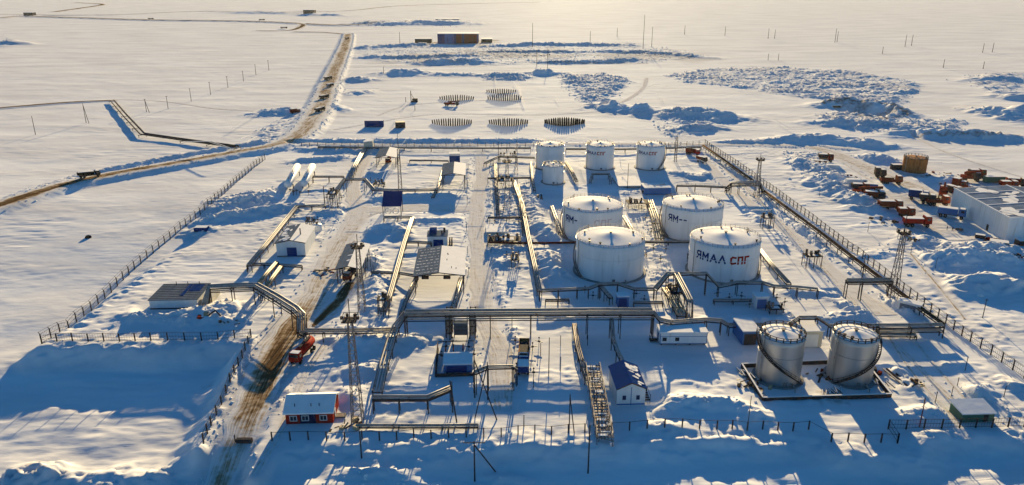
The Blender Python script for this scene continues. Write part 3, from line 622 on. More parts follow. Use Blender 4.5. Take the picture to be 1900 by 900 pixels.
tank(FARS[2], DF, 12, 'white lettered tank at the right end of the rear row, beside parked red vehicles', seed=7, cone=1, railr=.07, stair=(R(-70), R(20), 'steel'),
     letters=(('lettering', ['ya', 'm', 'a', 'l'], 'blue', R(-66), 1.15, 8.1, .26, None), ('lettering', ['s', 'p', 'g'], 'red', R(-16), 1.2, 8.1, .3, None)))
p = V(1026, 338); tank((p.x, p.y), 10.2, 8.5, 'short white tank with scaffold railing heaped around its top, before the rear row', seed=8, cone=.6, railr=.09, hatches=10)
tank(SILV[0], 10.6, 12, 'bare metal silver tank with a dark stair running down to the right', body='silver', seed=9, cone=.7, stair=(R(-35), R(-205), 'dark'), railr=.13, hatches=5, rmat='dark')
tank(SILV[1], 10.6, 12, 'bare metal silver tank with a dark stair climbing to the right', body='silver', seed=10, cone=.7, stair=(R(-150), R(20), 'dark'), railr=.13, hatches=5, rmat='dark')
p = V(1695, 318); tank((p.x, p.y), 11.2, 7.2, 'rusty brown steel tank with an open railed top beside the yard road', body='rust', seed=11, cone=.5, railr=.12, hatches=2, snowy='rust', base=False)

# concrete dike around the two silver tanks
a_, b_, c_, d_ = V(1415, 745), V(1652, 738), V(1600, 672), V(1376, 682)
dk = thing('tank_dike', tuple(a_), 'low concrete dike wall with a snow edge around the two silver tanks', 'dike')
m = MB(); sn = MB()
for p, q in ((a_, b_), (b_, c_), (c_, d_), (d_, a_)):
    m.bar(p+Vector((0, 0, .35)), q+Vector((0, 0, .35)), .45, 1.5); sn.bar(p+Vector((0, 0, 1.17)), q+Vector((0, 0, 1.17)), .38, .12)
m.build('wall', 'dark', dk, world=True); sn.build('snow_cap', 'snow', dk, world=True)
for (x, y, n, dx, dy) in ((1545, 728, 11, .5, .35), (1395, 700, 12, .4, -.6), (1640, 715, 6, .7, -.4)):
    p = V(x, y); st = thing('timber_stack', tuple(p), {1545: 'jumble of snowy timbers between the two silver tanks by the dike edge', 1395: 'jumble of brownish timbers in the left corner of the silver tank dike', 1640: 'few loose timbers outside the right silver tank'}[x], 'timber')
    rd = random.Random(x); m = MB(); s2 = MB()
    for i in range(n):
        c = Vector(((i-n/2)*dx, (i-n/2)*dy*rd.uniform(.2, 1), .25+rd.uniform(0, .5))); a = rd.uniform(1.1, 2.0); L = rd.uniform(1.6, 2.8)
        e = Vector((math.cos(a)*L/2, math.sin(a)*L/2, rd.uniform(-.1, .15))); m.bar(c-e, c+e, .25, .2); s2.bar(c-e+Vector((0, 0, .14)), c+e+Vector((0, 0, .14)), .2, .08)
    m.build('timbers', 'wood', st); s2.build('snow_cap', 'snow', st)

# lying gas bullets
for (x0, y0, x1, y1, lab) in ((536, 356, 553, 322, 'horizontal white gas vessel on stilts, nearer to the left fence'), (565, 354, 581, 322, 'horizontal white gas vessel on stilts, beside the pipe rack')):
    p, q = V(x0, y0), V(x1, y1); t = thing('gas_vessel', tuple(p), lab, 'gas vessel'); z = Vector((0, 0, 3.6)); d = (q-p).normalized(); L = (q-p).length; r = 1.7
    pts = [p+z+d*s for s in (-1.3, -1.0, -.5, 0, L, L+.5, L+1.0, L+1.3)]
    MB().tube(pts, [.25, .95, 1.45, r, r, 1.45, .95, .25], 20).build('vessel', 'white', t, smooth=True, world=True)
    MB().tube([p+z+d*.2+Vector((0, 0, .16)), q+z-d*.2+Vector((0, 0, .16))], 1.6, 14).build('snow_cap', 'snow', t, smooth=True, world=True)
    n = d.cross(Vector((0, 0, 1)))
    for k in (.15, .85):
        c = p+d*L*k
        m = MB(); m.bar(c-n*1.6+Vector((0, 0, 2)), c+n*1.6+Vector((0, 0, 2)), .5, .4)
        for sgn in (-1, 1): m.bar(c+n*1.4*sgn+Vector((0, 0, -.5)), c+n*1.4*sgn+Vector((0, 0, 2)), .35)
        m.build('saddle', 'dark', t, world=True)
    m = MB()
    for k in (.1, .5): m.tube([p+z+d*L*k, p+z+d*L*k+Vector((0, 0, 2.6))], .15, 6)
    m.bar(p+z+d*L*.1+Vector((0, 0, 2.2)), p+z+d*L*.9+Vector((0, 0, 2.2)), .12); m.build('valve_line', 'steel', t, world=True)
p = V(541, 362); t = thing('valve_skid', tuple(p), 'cluster of valves under the white horizontal gas vessels', 'valves'); rd = random.Random(3)
for i in range(6):
    m = MB(); x = rd.uniform(-1, 8); y = rd.uniform(-3, 2); m.tube([(x, y, -.3), (x, y, 2.0), (x+.8, y+.5, 2.0)], .2, 6).box((x, y, 2.3), (.6, .5, .5)); m.build('valve', 'dark', t)

# ------------------------------------------------------------------ pipe racks
def rack(label, pts, wid=2.4, n=3, rad=.28, post=9.0, name='pipe_rack', cat='pipe rack', pm='pipe', deck=True, snow=True, group=None, low=0, ends=True, posts=True, drop=None, rail=False):
    """pts: world points with z = height of the pipe tops. Two posts under each frame, pipes side by side on cross beams, snow lying on the outer pipe"""
    pts = [Vector(p) for p in pts]; o = pts[0].copy(); o.z = 0
    t = thing(name, tuple(o), label, cat, group)
    nrm = []
    for i in range(len(pts)):
        d = pts[min(i+1, len(pts)-1)]-pts[max(i-1, 0)]; d.z = 0
        if d.length < .01: d = Vector((1, 0, 0))
        d.normalize(); nrm.append(Vector((d.y, -d.x, 0)))
    for k in range(n):
        off = (k-(n-1)/2)*(wid/max(n, 1)); r = rad*(1, .7, .85, .6, .9)[k % 5]
        line = [p+nn*off-Vector((0, 0, rad-r)) for p, nn in zip(pts, nrm)]
        pp = MB().tube(line, r, 8).build('pipe', pm, t, smooth=True, world=True)
        if snow and k % 2 == 0:
            s = MB(); 
            for a, b in zip(line[:-1], line[1:]):
                if abs((b-a).normalized().z) < .6: s.bar(a+Vector((0, 0, r*.9)), b+Vector((0, 0, r*.9)), r*.75, r*.5)
            if s.v: s.build('snow_cap', 'snow', pp, world=True)
    if low:
        for off in (-.3, .3):
            MB().tube([p+nn*wid*off-Vector((0, 0, low)) for p, nn in zip(pts, nrm)], rad*.7, 8).build('pipe', pm, t, smooth=True, world=True)
    if deck:
        m = MB()
        for sg in (-1, 1):
            l2 = [p+nn*wid*.5*sg-Vector((0, 0, rad+.18)) for p, nn in zip(pts, nrm)]
            for a, b in zip(l2[:-1], l2[1:]):
                m.bar(a, b, .16, .32)
                if low: m.bar(a-Vector((0, 0, low-.2)), b-Vector((0, 0, low-.2)), .14, .26)
        m.build('side_beam', 'dark', t, world=True)
    if rail:
        m = MB()
        for a, b, na in zip(pts[:-1], pts[1:], nrm):
            L = (b-a).length; k = max(1, int(L/2)); q = na*wid*.55
            for h in (.6, 1.1): m.bar(a+q+Vector((0, 0, h)), b+q+Vector((0, 0, h)), .06)
            for i in range(k+1): c = a.lerp(b, i/k)+q; m.bar(c, c+Vector((0, 0, 1.1)), .06)
        m.build('handrail', 'steel', t, world=True)
    if posts:
        tot = 0; segs = []
        cnt = 0
        for i, (a, b) in enumerate(zip(pts[:-1], pts[1:])):
            L = Vector((b.x-a.x, b.y-a.y, 0)).length
            k = max(1, round(L/post)) if L > 2 else 1
            for j in range(k if i < len(pts)-2 else k+1):
                if cnt >= 60: break
                c = a.lerp(b, j/k); nn = nrm[i]
                if c.z < .5: continue
                m = MB(); zb = gh(c.x, c.y)-.4
                for sg in (-1, 1): m.bar((c.x+nn.x*wid*.45*sg, c.y+nn.y*wid*.45*sg, zb), (c.x+nn.x*wid*.45*sg, c.y+nn.y*wid*.45*sg, c.z-rad), .22)
                m.bar(c+nn*wid*.55-Vector((0, 0, rad+.3)), c-nn*wid*.55-Vector((0, 0, rad+.3)), .2, .25)
                if low: m.bar(c+nn*wid*.55-Vector((0, 0, low+.25)), c-nn*wid*.55-Vector((0, 0, low+.25)), .2, .25)
                m.build('support_frame', 'dark', t, world=True); cnt += 1
    return t
def W3(l): return [G(a, b, z) for a, b, z in l]
rack('long snow capped overhead pipe rack crossing the whole plant in front of the large tanks', W3([(752, 580, 7.6), (834, 579, 7.6), (985, 578, 7.6), (1090, 577, 7.6), (1212, 577, 7.6)]), 3.6, 4, .34, 11, low=1.5)
rack('descending pipe rack from the long overhead rack to the white modular hut', W3([(1212, 577, 7.4), (1224, 592, 5.2), (1246, 597, 4.6), (1310, 592, 4.6), (1338, 594, 4.4), (1352, 602, 3.4), (1420, 602, 3.2)]), 1.8, 2, .30, 8)
rack('low dark pipe rack running from the silver tanks to the right fence', W3([(1630, 603, 4.0), (1690, 603, 4.0), (1750, 602, 4.0)]), 1.8, 2, .32, 9, low=1.6)
rack('arched pipe bridge between the tops of the two silver tanks', W3([(1432, 604, 4), (1462, 602, 4), (1484, 588, 7), (1516, 588, 7), (1540, 604, 4), (1560, 603, 4), (1630, 603, 4)]), 1.4, 2, .26, 9)
rack('steep pipe rack dropping from the left end of the long overhead rack', W3([(752, 580, 7.4), (734, 604, 4.2), (727, 622, 3.4), (712, 672, 2.8), (700, 724, 2.4)]), 2.4, 3, .30, 9)
rack('horizontal twin pipe rack between the dirt road crossing and the long overhead rack', W3([(565, 613, 3.2), (600, 613, 3.2), (660, 613, 3.2), (733, 611, 3.2)]), 2.2, 3, .28, 8, rail=True)
rack('raised pipe bridge over the dirt road with an angled dark span', W3([(378, 572, 1.0), (388, 531, 6.4), (430, 529, 6.6), (475, 528, 6.6), (512, 549, 6.6), (547, 571, 6.6), (559, 583, 6.2), (559, 612, 2.2), (566, 618, 1.2)]), 2.6, 4, .32, 9, low=1.3)
rack('left pipe rack following the fence past the white building with the blue door', W3([(462, 491, 2.8), (492, 455, 2.8), (520, 420, 2.8), (551, 382, 2.8), (578, 381, 2.8), (604, 381, 2.8)]), 1.8, 3, .28, 8)
rack('ochre twin pipe pair sloping down to the dark bridge span', W3([(480, 525, 6.0), (496, 505, 4.6), (514, 485, 3.2)]), 1.2, 2, .34, 8, pm='yellow')
rack('snow covered short pipe pair parallel to the ochre pipes', W3([(492, 533, 4.6), (506, 514, 3.6), (521, 494, 2.6)]), 1.2, 2, .34, 8, pm='yellow')
rack('short cross pipe rack behind the ochre pipe pair', W3([(459, 490, 2.2), (490, 489, 2.0), (560, 493, 1.6)]), 1.2, 2, .25, 8)
rack('pipe portal over the service road with sloping legs', W3([(614, 366, 2.2), (639, 332, 6.0), (677, 332, 6.0), (693, 351, 2.6), (725, 352, 2.6), (770, 352, 2.6), (811, 351, 2.6)]), 2.0, 3, .30, 8)
rack('upper thin pipe line from the gas vessels to the service road', W3([(580, 327, 3.6), (610, 327, 3.6), (638, 327, 3.6)]), 1.6, 2, .24, 7)
rack('snow buried pipe rack climbing beside the service road to the gate hut', W3([(648, 330, 2.6), (660, 304, 2.4), (680, 269, 2.2)]), 2.4, 3, .34, 8)
rack('long pipe line beside the open yard left of the grey and white canopy', W3([(765, 403, 2.2), (757, 428, 2.2), (749, 452, 2.2), (737, 496, 2.2), (722, 550, 2.2), (711, 574, 2.2)]), 1.6, 3, .28, 9)
rack('pipe frame in front of the small blue canopy', W3([(712, 402, 2.4), (764, 402, 2.4)]), 1.4, 2, .22, 5)
rack('short pipe line leading right into the small pump house', W3([(754, 448, 2.2), (776, 448, 2.2), (800, 450, 2.2)]), 1.2, 2, .24, 6)
rack('thin pipe line crossing left of the grey and white canopy', W3([(690, 504, 2.0), (740, 505, 2.0), (773, 511, 2.4)]), 1.0, 2, .2, 8)
rack('angled pipe line along the near foot of the unlettered big tank', W3([(1001, 538, 3.6), (1071, 535, 3.6), (1092, 534, 3.6), (1113, 526, 5.2), (1146, 525, 5.2), (1177, 535, 3.6), (1214, 535, 3.6)]), 1.3, 2, .24, 7)
rack('tall pipe trestle climbing over the valve field between the two front tanks', W3([(1216, 535, 3.6), (1239, 507, 8.0), (1255, 507, 8.0), (1280, 556, 7.0), (1280, 590, 2.0)]), 1.8, 3, .34, 9)
rack('pipe loop frame at the foot of the fully lettered tank', W3([(1256, 507, 7.6), (1311, 506, 7.6), (1333, 530, 3.8), (1368, 523, 4.6), (1415, 523, 4.6), (1437, 530, 3.6), (1480, 532, 3.6), (1518, 536, 3.2)]), 1.5, 2, .26, 8)
rack('parallel valve manifold pipes on the ground under the tall trestle', W3([(1237, 533, 2.6), (1250, 552, 2.2), (1266, 584, 1.8)]), 3.2, 5, .26, 6, pm='yellow')
rack('short pipe line descending from the unlettered tank to the blue cabinet', W3([(1113, 527, 4.8), (1124, 540, 3.4), (1134, 551, 2.6)]), 1.3, 2, .26, 6)
rack('long fence side pipeline from the rear corner to the pipe portal', W3([(1304, 269, 2.6), (1340, 294, 2.6), (1372, 317, 2.6), (1396, 334, 2.6)]), 1.6, 2, .30, 9, pm='wood', snow=False)
rack('long fence side pipeline from the pipe portal down to the right corner', W3([(1416, 353, 2.8), (1460, 385, 2.8), (1520, 429, 2.8), (1580, 475, 2.8), (1628, 511, 2.8), (1676, 547, 2.8), (1712, 574, 2.8), (1749, 600, 2.8)]), 1.6, 2, .32, 9, pm='wood', snow=False)
rack('pipe portal with steep ends standing across the patrol road', W3([(1349, 348, 2.4), (1357, 339, 5.8), (1372, 338, 5.8), (1411, 338, 5.8), (1416, 352, 2.6)]), 1.8, 3, .30, 9, low=1.4)
rack('thin two rail pipe line reaching the pipe portal from the left', W3([(1256, 344, 3.0), (1290, 344, 3.0), (1349, 347, 3.0)]), 1.4, 2, .2, 8, rail=True)
rack('high pipe bridge over the patrol road beside the tall floodlight mast', W3([(1572, 519, 6.8), (1600, 519, 6.8), (1655, 518, 6.8)]), 1.8, 2, .36, 11, low=.9)
rack('curved pipe line running down from the rear tanks past the central valve frames', W3([(953, 335, 2.2), (969, 378, 2.2), (981, 442, 2.2), (992, 492, 2.0), (1001, 538, 2.0)]), 1.6, 3, .28, 8)
rack('dark red brown pipe reaching the unlettered tank from the central pump deck', W3([(905, 448, 1.6), (950, 450, 1.6), (1010, 450, 1.6), (1070, 449, 1.6)]), .5, 1, .24, 8, pm='rustred')
rack('low pipes between the big tanks feeding the rear ones', W3([(1205, 371, 1.8), (1215, 400, 1.8), (1224, 440, 1.8)]), 3.4, 4, .24, 8, pm='yellow')
rack('snow covered walkway pipe left of the big tanks', W3([(1024, 382, 1.8), (1032, 404, 1.8), (1040, 428, 1.8)]), 1.6, 2, .3, 8)
rack('snow covered walkway pipe between the unlettered tank and its rear neighbour', W3([(1158, 400, 1.8), (1172, 424, 1.8), (1196, 470, 1.8)]), 1.6, 2, .3, 8)
rack('small loop of pipes in the shade before the middle rear tank', W3([(1095, 336, 1.5), (1099, 322, 3.0), (1130, 322, 3.0), (1133, 334, 2.5)]), 1.2, 2, .26, 8)
rack('sloping pipe gantry reaching the snowy shed behind the large tanks', W3([(1192, 353, 1.6), (1212, 346, 3.4), (1234, 342, 3.6)]), 1.8, 2, .3, 8)
rack('pipe walkway at the near left beside the red house mast', W3([(692, 736, 4.2), (740, 736, 4.2), (793, 736, 4.2), (836, 718, 4.6)]), 1.5, 2, .26, 9, low=.5)
rack('very low dark pipe in front of the red house running right', W3([(660, 789, 1.0), (740, 789, 1.0), (820, 789, 1.0), (887, 788, 1.0)]), .9, 2, .2, 8, snow=False)
rack('small raised pipe bridge over the plant road at its near end', W3([(881, 690, 6.2), (905, 680, 6.4), (952, 679, 6.4), (957, 684, 4.6)]), 1.2, 2, .24, 12)
rack('pipe line descending from the long rack to the blue roofed shed', W3([(1135, 590, 6.0), (1138, 628, 3.4), (1147, 652, 3.2), (1158, 674, 3.2)]), 1.0, 2, .24, 7)
rack('narrow dark pipe line right of the plant yard leading to the steel gangway', W3([(1066, 600, 1.8), (1072, 640, 1.8), (1082, 678, 1.8), (1090, 702, 1.8)]), 1.3, 3, .2, 6, pm='steel')
rack('twin pipe line leading from the canopy down to the long overhead rack, left side', W3([(772, 512, 1.6), (756, 548, 1.6), (744, 580, 1.4)]), 1.0, 2, .24, 7)
rack('snowy twin pipes from the canopy down to the long overhead rack, right side', W3([(855, 514, 2.2), (848, 545, 2.2), (838, 575, 1.8)]), 1.4, 2, .28, 7)
rack('pipe pair bordering the rear canopy on its left', W3([(824, 305, 1.8), (813, 345, 1.8), (803, 364, 1.8)]), 1.2, 2, .26, 7)
rack('pipes bordering the yard behind the two canopies', W3([(760, 297, 1.6), (800, 297, 1.6), (832, 298, 1.6)]), .8, 2, .2, 8)
rack('slanted pipe pair behind the fully lettered tank leading to its right foot', W3([(1410, 462, 2), (1432, 490, 2), (1464, 525, 2)]), 1.6, 3, .24, 7)
rack('dark pipe pair in the shade right of the big silver tank', W3([(1630, 620, 1.4), (1700, 621, 1.4)]), 1.2, 2, .26, 8)
rack('long pipe rack crossing behind the whole plant along the back road', W3([(590, 272, 2.2), (700, 273, 2.2), (850, 274, 2.2), (985, 274, 2.2)]), 1.6, 2, .26, 14)
rack('pipe rack crossing behind the rear tanks up to the rear corner', W3([(1050, 276, 2.2), (1160, 276, 2.2), (1300, 272, 2.2)]), 1.6, 3, .26, 14)
rack('pipe line in snow left of the rear tanks joining the far rack', W3([(900, 302, 2.0), (925, 290, 2.0), (992, 292, 2.0)]), 1.6, 2, .24, 9)
rack('elevated pipeline turning through the tundra at the far left', W3([(208, 186, 2.0), (232, 214, 2.0), (264, 248, 2.0), (340, 259, 2.0), (440, 272, 2.0)]), 5.0, 2, .55, 26, deck=False, snow=False, pm='dark')
rack('near horizontal service pipes between the big tanks on the left side', W3([(1196, 448, 1.8), (1240, 448, 1.8), (1281, 448, 1.8)]), 1.0, 2, .22, 7, rail=True)

# stair tower portal in the long rack
for (x0, x1, lab) in ((828, 838, 'grey steel rack tower at the left of the pipe portal over the yard'), (872, 882, 'grey steel rack tower at the right of the pipe portal over the yard')):
    a, b = V(x0, 627), V(x1, 627); t = thing('rack_tower', tuple(a), lab, 'steel tower'); L = (b-a).length
    m = MB()
    for x in (0, L):
        for y in (0, 4): m.bar((x, y, -.3), (x, y, 7.6), .32)
    m.build('column', 'dark', t); m = MB()
    for z in (1.5, 3.5, 5.5, 7.4):
        for y in (0, 4): m.bar((0, y, z), (L, y, z), .2)
        for x in (0, L): m.bar((x, 0, z), (x, 4, z), .2)
    m.bar((0, 0, 1.5), (L, 0, 5.5), .14); m.build('brace', 'dark', t)
    m = MB()
    for k in range(4): m.tube([(L*.25*k+.1, 2, -.3), (L*.25*k+.1, 2, 7)], .18, 6)
    m.build('riser_pipe', 'pipe', t)
a = V(842, 628); t = thing('vertical_cooler', tuple(a), 'grey louvred air cooler panel standing in the rack portal', 'air cooler'); L = (V(868, 628)-a).length
MB().box((L/2, 1, 2.6), (L, 1.2, 3.6)).build('casing', 'roofgrey', t); m = MB()
for k in range(8): m.box((L/2, .36, 1.0+k*.42), (L*.92, .08, .2))
m.build('louvre', 'dark', t); m = MB()
for x in (.1, L-.1):
    for y in (.5, 1.5): m.bar((x, y, -.3), (x, y, 6.5), .15)
m.build('leg', 'dark', t)

# ------------------------------------------------------------------ buildings
def win(t, parent, c, w_, h_, frame='wall', glass='glass', side='y'):
    """a window set in a wall facing local -y (or +x)"""
    f = MB(); x, y, z = c
    if side == 'y':
        for dx, dz, sx, sz in ((-w_/2, 0, .12, h_+.12), (w_/2, 0, .12, h_+.12), (0, h_/2, w_, .12), (0, -h_/2, w_, .12), (0, 0, .07, h_)): f.box((x+dx, y-.06, z+dz), (sx, .1, sz))
        ob = f.build('window', frame, t); MB().box((x, y-.025, z), (w_-.1, .04, h_-.1)).build('pane', glass, ob)
    else:
        for dy, dz, sy, sz in ((-w_/2, 0, .12, h_+.12), (w_/2, 0, .12, h_+.12), (0, h_/2, w_, .12), (0, -h_/2, w_, .12)): f.box((x+.06, y+dy, z+dz), (.1, sy, sz))
        ob = f.build('window', frame, t); MB().box((x+.025, y, z), (.04, w_-.1, h_-.1)).build('pane', glass, ob)
    return ob
# red house (ridge across the view)
g = V(575, 786); t = thing('red_house', (g.x, g.y, 0), 'small red and dark blue house with white framed windows under a thick snow roof', 'house', rz=YAW)
W_, D_ = 10.4, 7.6
m = MB(); m.box((-W_/2+1.55, D_/2, 1.35), (3.1, D_, 3.3)).box((W_/2-1.9, D_/2, 1.35), (3.8, D_, 3.3))
m.prism([(0, 0), (1, 0), (1, 1), (0, 1)], 0, 0) if 0 else None
m.build('red_wall', 'red', t)
MB().box((-.35, D_/2+.02, 1.35), (3.5, D_-.04, 3.3)).build('blue_wall', 'navy', t)
m = MB()
for x in (-W_/2+.001, W_/2-.201):
    n = len(m.v); m.v += [(x, .1, 3.0), (x, D_-.1, 3.0), (x, D_/2, 4.7), (x+.2, .1, 3.0), (x+.2, D_-.1, 3.0), (x+.2, D_/2, 4.7)]
    m.f += [(n, n+2, n+1), (n+3, n+4, n+5), (n, n+1, n+4, n+3), (n+1, n+2, n+5, n+4), (n+2, n, n+3, n+5)]; m.m += [0]*5
m.build('gable', 'red', t)
rf = MB()
for s_ in (0, 1):
    y0 = -.6 if s_ == 0 else D_+.6
    n = len(rf.v); th = .35
    rf.v += [(-W_/2-.4, y0, 2.75), (W_/2+.4, y0, 2.75), (W_/2+.4, D_/2, 4.9), (-W_/2-.4, D_/2, 4.9), (-W_/2-.4, y0, 2.75+th), (W_/2+.4, y0, 2.75+th), (W_/2+.4, D_/2, 4.9+th), (-W_/2-.4, D_/2, 4.9+th)]
    rf.f += [tuple(n+i for i in f) for f in ((0, 3, 2, 1), (4, 5, 6, 7), (0, 1, 5, 4), (1, 2, 6, 5), (2, 3, 7, 6), (3, 0, 4, 7))]; rf.m += [0]*6
rf.build('roof', 'snow', t)
for x in (-3.5, -.9, 3.1): win(t, t, (x, -.01, 1.45), 1.5, 1.25, 'white')
MB().box((W_/2+.05, D_*.35, 1.05), (.1, 1.0, 2.1)).build('door', 'white', t)
m = MB(); m.box((W_/2+1.2, D_*.35, .3), (2.3, 1.6, .18)); m.bar((W_/2+2.3, D_*.35-.8, -.3), (W_/2+2.3, D_*.35-.8, 1.3), .1).bar((W_/2+.2, D_*.35-.8, 1.3), (W_/2+2.3, D_*.35-.8, 1.3), .08); m.build('porch', 'steel', t)
for x in (-3.2, .4, 2.2): MB().tube([(x, 1.0, 3.2), (x, 1.0, 4.6)], .09, 6).build('vent_pipe', 'dark', t)
MB().box((0, -.08, 3.0), (W_+.8, .1, .2)).build('eave_board', 'dark', t)

def gable_bld(name, loc, W, D, H, rise, wall, roofL, roofR, label, cat, rz=YAW, over=.4, open_=False, th=.14, posts=3, snowR=None):
    """ridge runs away from the viewer (local y); roofL / roofR: materials of the two slopes"""
    t = thing(name, tuple(loc), label, cat, rz=rz)
    if not open_:
        m = MB(); m.prism([(-W/2, -.4), (W/2, -.4), (W/2, H), (0, H+rise), (-W/2, H)], 0, D); m.build('wall', wall, t)
    else:
        for i in range(posts):
            y = .3+(D-.6)*i/(posts-1)
            m = MB()
            for x in (-W/2+.2, W/2-.2): m.bar((x, y, -.5), (x, y, H), .28)
            m.bar((-W/2, y, H), (0, y, H+rise), .2); m.bar((W/2, y, H), (0, y, H+rise), .2); m.bar((-W/2, y, H-.15), (W/2, y, H-.15), .2)
            m.build('frame', 'dark', t)
    for sg, mt in ((-1, roofL), (1, roofR)):
        m = MB(); e = sg*(W/2+over); ze = H-rise*over/(W/2)
        n = 0; m.v = [(e, -over, ze+.02), (0, -over, H+rise+.02), (0, D+over, H+rise+.02), (e, D+over, ze+.02), (e, -over, ze+th), (0, -over, H+rise+th), (0, D+over, H+rise+th), (e, D+over, ze+th)]
        m.f = [(0, 3, 2, 1), (4, 5, 6, 7), (0, 1, 5, 4), (1, 2, 6, 5), (2, 3, 7, 6), (3, 0, 4, 7)]; m.m = [0]*6; m.build('roof', mt, t)
    MB().prism([(-W/2-over, H-.25), (0, H+rise-.1), (W/2+over, H-.25), (W/2+over, H-.02), (0, H+rise+.17), (-W/2-over, H-.02)], -over-.08, -over-.005).build('fascia', 'dark', t)
    return t
def roof_patches(t, W, D, H, rise, sg, n, seed, mt='snow', lo=.3):
    """snow that has stayed on a metal roof slope, in ragged patches"""
    rd = random.Random(seed)
    for i in range(n):
        m = MB(); u = rd.uniform(.15, .9); y = rd.uniform(.3, D-.3); a = rd.uniform(.4, 1.3); b = rd.uniform(lo, 1.4); k = 9; pts = []
        for j in range(k):
            th = 2*math.pi*j/k; rr = rd.uniform(.6, 1.1); uu = min(1, max(0, u+math.cos(th)*a*rr/(W/2))); yy = min(D, max(0, y+math.sin(th)*b*rr))
            pts.append((sg*uu*W/2, yy, H+rise*(1-uu)+.20+.012*i))
        if sg < 0: pts = pts[::-1]
        base = [(p_[0], p_[1], p_[2]-.14) for p_ in pts]; n0 = len(m.v); m.v += pts+base; m.f.append(tuple(range(n0, n0+k))); m.m.append(0)
        for j in range(k): m.f.append((n0+j, n0+k+j, n0+k+(j+1) % k, n0+(j+1) % k)); m.m.append(0)
        m.build('snow_patch', mt, t)
# blue roofed shed
g = V(1170, 753); t = gable_bld('blue_roofed_shed', (g.x, g.y, .3), 6.6, 10.5, 4.3, 1.5, 'wall', 'blue', 'blue', 'white shed with a deep blue gable roof, snow patches on its right slope', 'shed', over=.3)
roof_patches(t, 6.6, 10.5, 4.3, 1.5, 1, 11, 5)
for x in (-1.6, 1.6): win(t, t, (x, -.0, 1.9), .7, 1.0, 'blue')
m = MB(); m.box((0, -.03, 2.2), (.14, .06, 4.8)).box((0, -.04, .15), (6.6, .08, .3)); m.build('trim', 'lblue', t)
m = MB()
for i in range(5): m.box((4.1, 1+i*.8, .6+i*.15), (1.2, .7, .08))
for y in (.8, 4.5): m.bar((4.7, y, -.6), (4.7, y, 2.2), .1)
m.bar((4.7, .8, 1.7), (4.7, 4.5, 2.2), .08); m.build('side_stair', 'dark', t)
m = MB()
for x in (-2.8, 0, 2.8):
    for y in (.5, 10): m.bar((x, y, -.9), (x, y, -.3), .3)
m.build('stilt', 'dark', t)
# white modular hut
a, b = V(1224, 641), V(1311, 641); L = (b-a).length
t = thing('modular_hut', (a.x, a.y, .5), 'long white modular hut on short stilts with two small windows and a snowy flat roof', 'hut', rz=R(.6))
MB().box((L/2, 2.3, 1.6), (L, 4.6, 3.3)).build('wall', 'white', t)
m = MB(); m.lathe([(.01, 0)], 3) if 0 else None
m.prism([(-.25, 3.2), (L+.25, 3.2), (L+.2, 3.55), (-.2, 3.55)], -.3, 4.9); m.build('roof', 'snow', t)
m = MB(); m.box((L/2, -.03, 2.15), (L, .05, .12)).box((L/2, -.03, .05), (L, .06, .16))
for x in (.05, L-.05): m.box((x, -.02, 1.6), (.14, .08, 3.2))
m.build('trim', 'lblue', t)
for x in (1.2, 4.6): win(t, t, (x, -.01, 1.35), .95, .9, 'dark')
MB().box((-.04, 2.6, 1.1), (.08, 1.0, 2.1)).build('door', 'blue', t)
for x in (.5, L*.35, L*.65, L-.5): MB().box((x, 2.3, -.5), (.4, 4, .95)).build('stilt', 'dark', t)
m = MB(); m.box((-1.2, 2.6, -.1), (2.2, 1.6, .12)).bar((-2.2, 1.8, -1), (-2.2, 1.8, 1), .1).bar((-2.2, 3.4, -1), (-2.2, 3.4, 1), .1).bar((-2.2, 1.8, 1), (-2.2, 3.4, 1), .08); m.build('porch', 'dark', t)
# white building with blue door
g = V(541, 476); t = gable_bld('boiler_house', (g.x, g.y, 0), 10.0, 18, 5.2, 1.0, 'wall', 'roofgrey', 'snow', 'white gabled building with a big blue roller door, one roof slope grey and one snowy', 'building')
roof_patches(t, 10, 18, 5.2, 1.0, -1, 16, 8, lo=.8)
MB().box((.3, -.05, 1.7), (3.4, .12, 3.4)).build('door', 'blue', t); m = MB()
for k in range(5): m.box((.3, -.13, .5+k*.65), (3.3, .04, .06))
m.build('door_rib', 'lblue', t); MB().box((0, -.04, .1), (10.0, .1, .5)).build('plinth', 'dark', t)
MB().tube([(2.2, 7, 5), (2.2, 7, 8.2)], .22, 10).build('chimney', 'steel', t)
# low flat building on the left
a, b = V(279, 574), V(366, 574); L = (b-a).length
t = thing('flat_roofed_block', (a.x, a.y, 0), 'low blue grey flat roofed block banked with snow, left end of the pipe bridge', 'building', rz=YAW)
MB().box((L/2, 6, 1.2), (L, 12, 3.4)).build('wall', 'wall', t); MB().box((L/2, 6, 3.0), (L+.5, 12.5, .3)).build('roof', 'roofgrey', t)
m = MB()
for i in range(9): m.box((L/2, .7+i*1.35, 3.17), (L+.3, .08, .07))
m.build('roof_seam', 'dark', t)
MB().box((L/2, -.05, .1), (L, .12, .5)).build('plinth', 'dark', t)
m = MB(); m.box((L*.62, 7, 3.2), (1.1, 9, .12)).box((L*.8, 8.5, 3.2), (3.4, 5.0, .12)); m.build('roof_panel', 'blue', t)
for x in (L*.3, L*.55, L*.8): MB().tube([(x, 11, 3), (x, 11, 4.3)], .12, 6).build('vent_pipe', 'steel', t)
MB().box((L+1.8, 6, .9), (3.4, 8, 2.2)).build('annex', 'palewall', t)
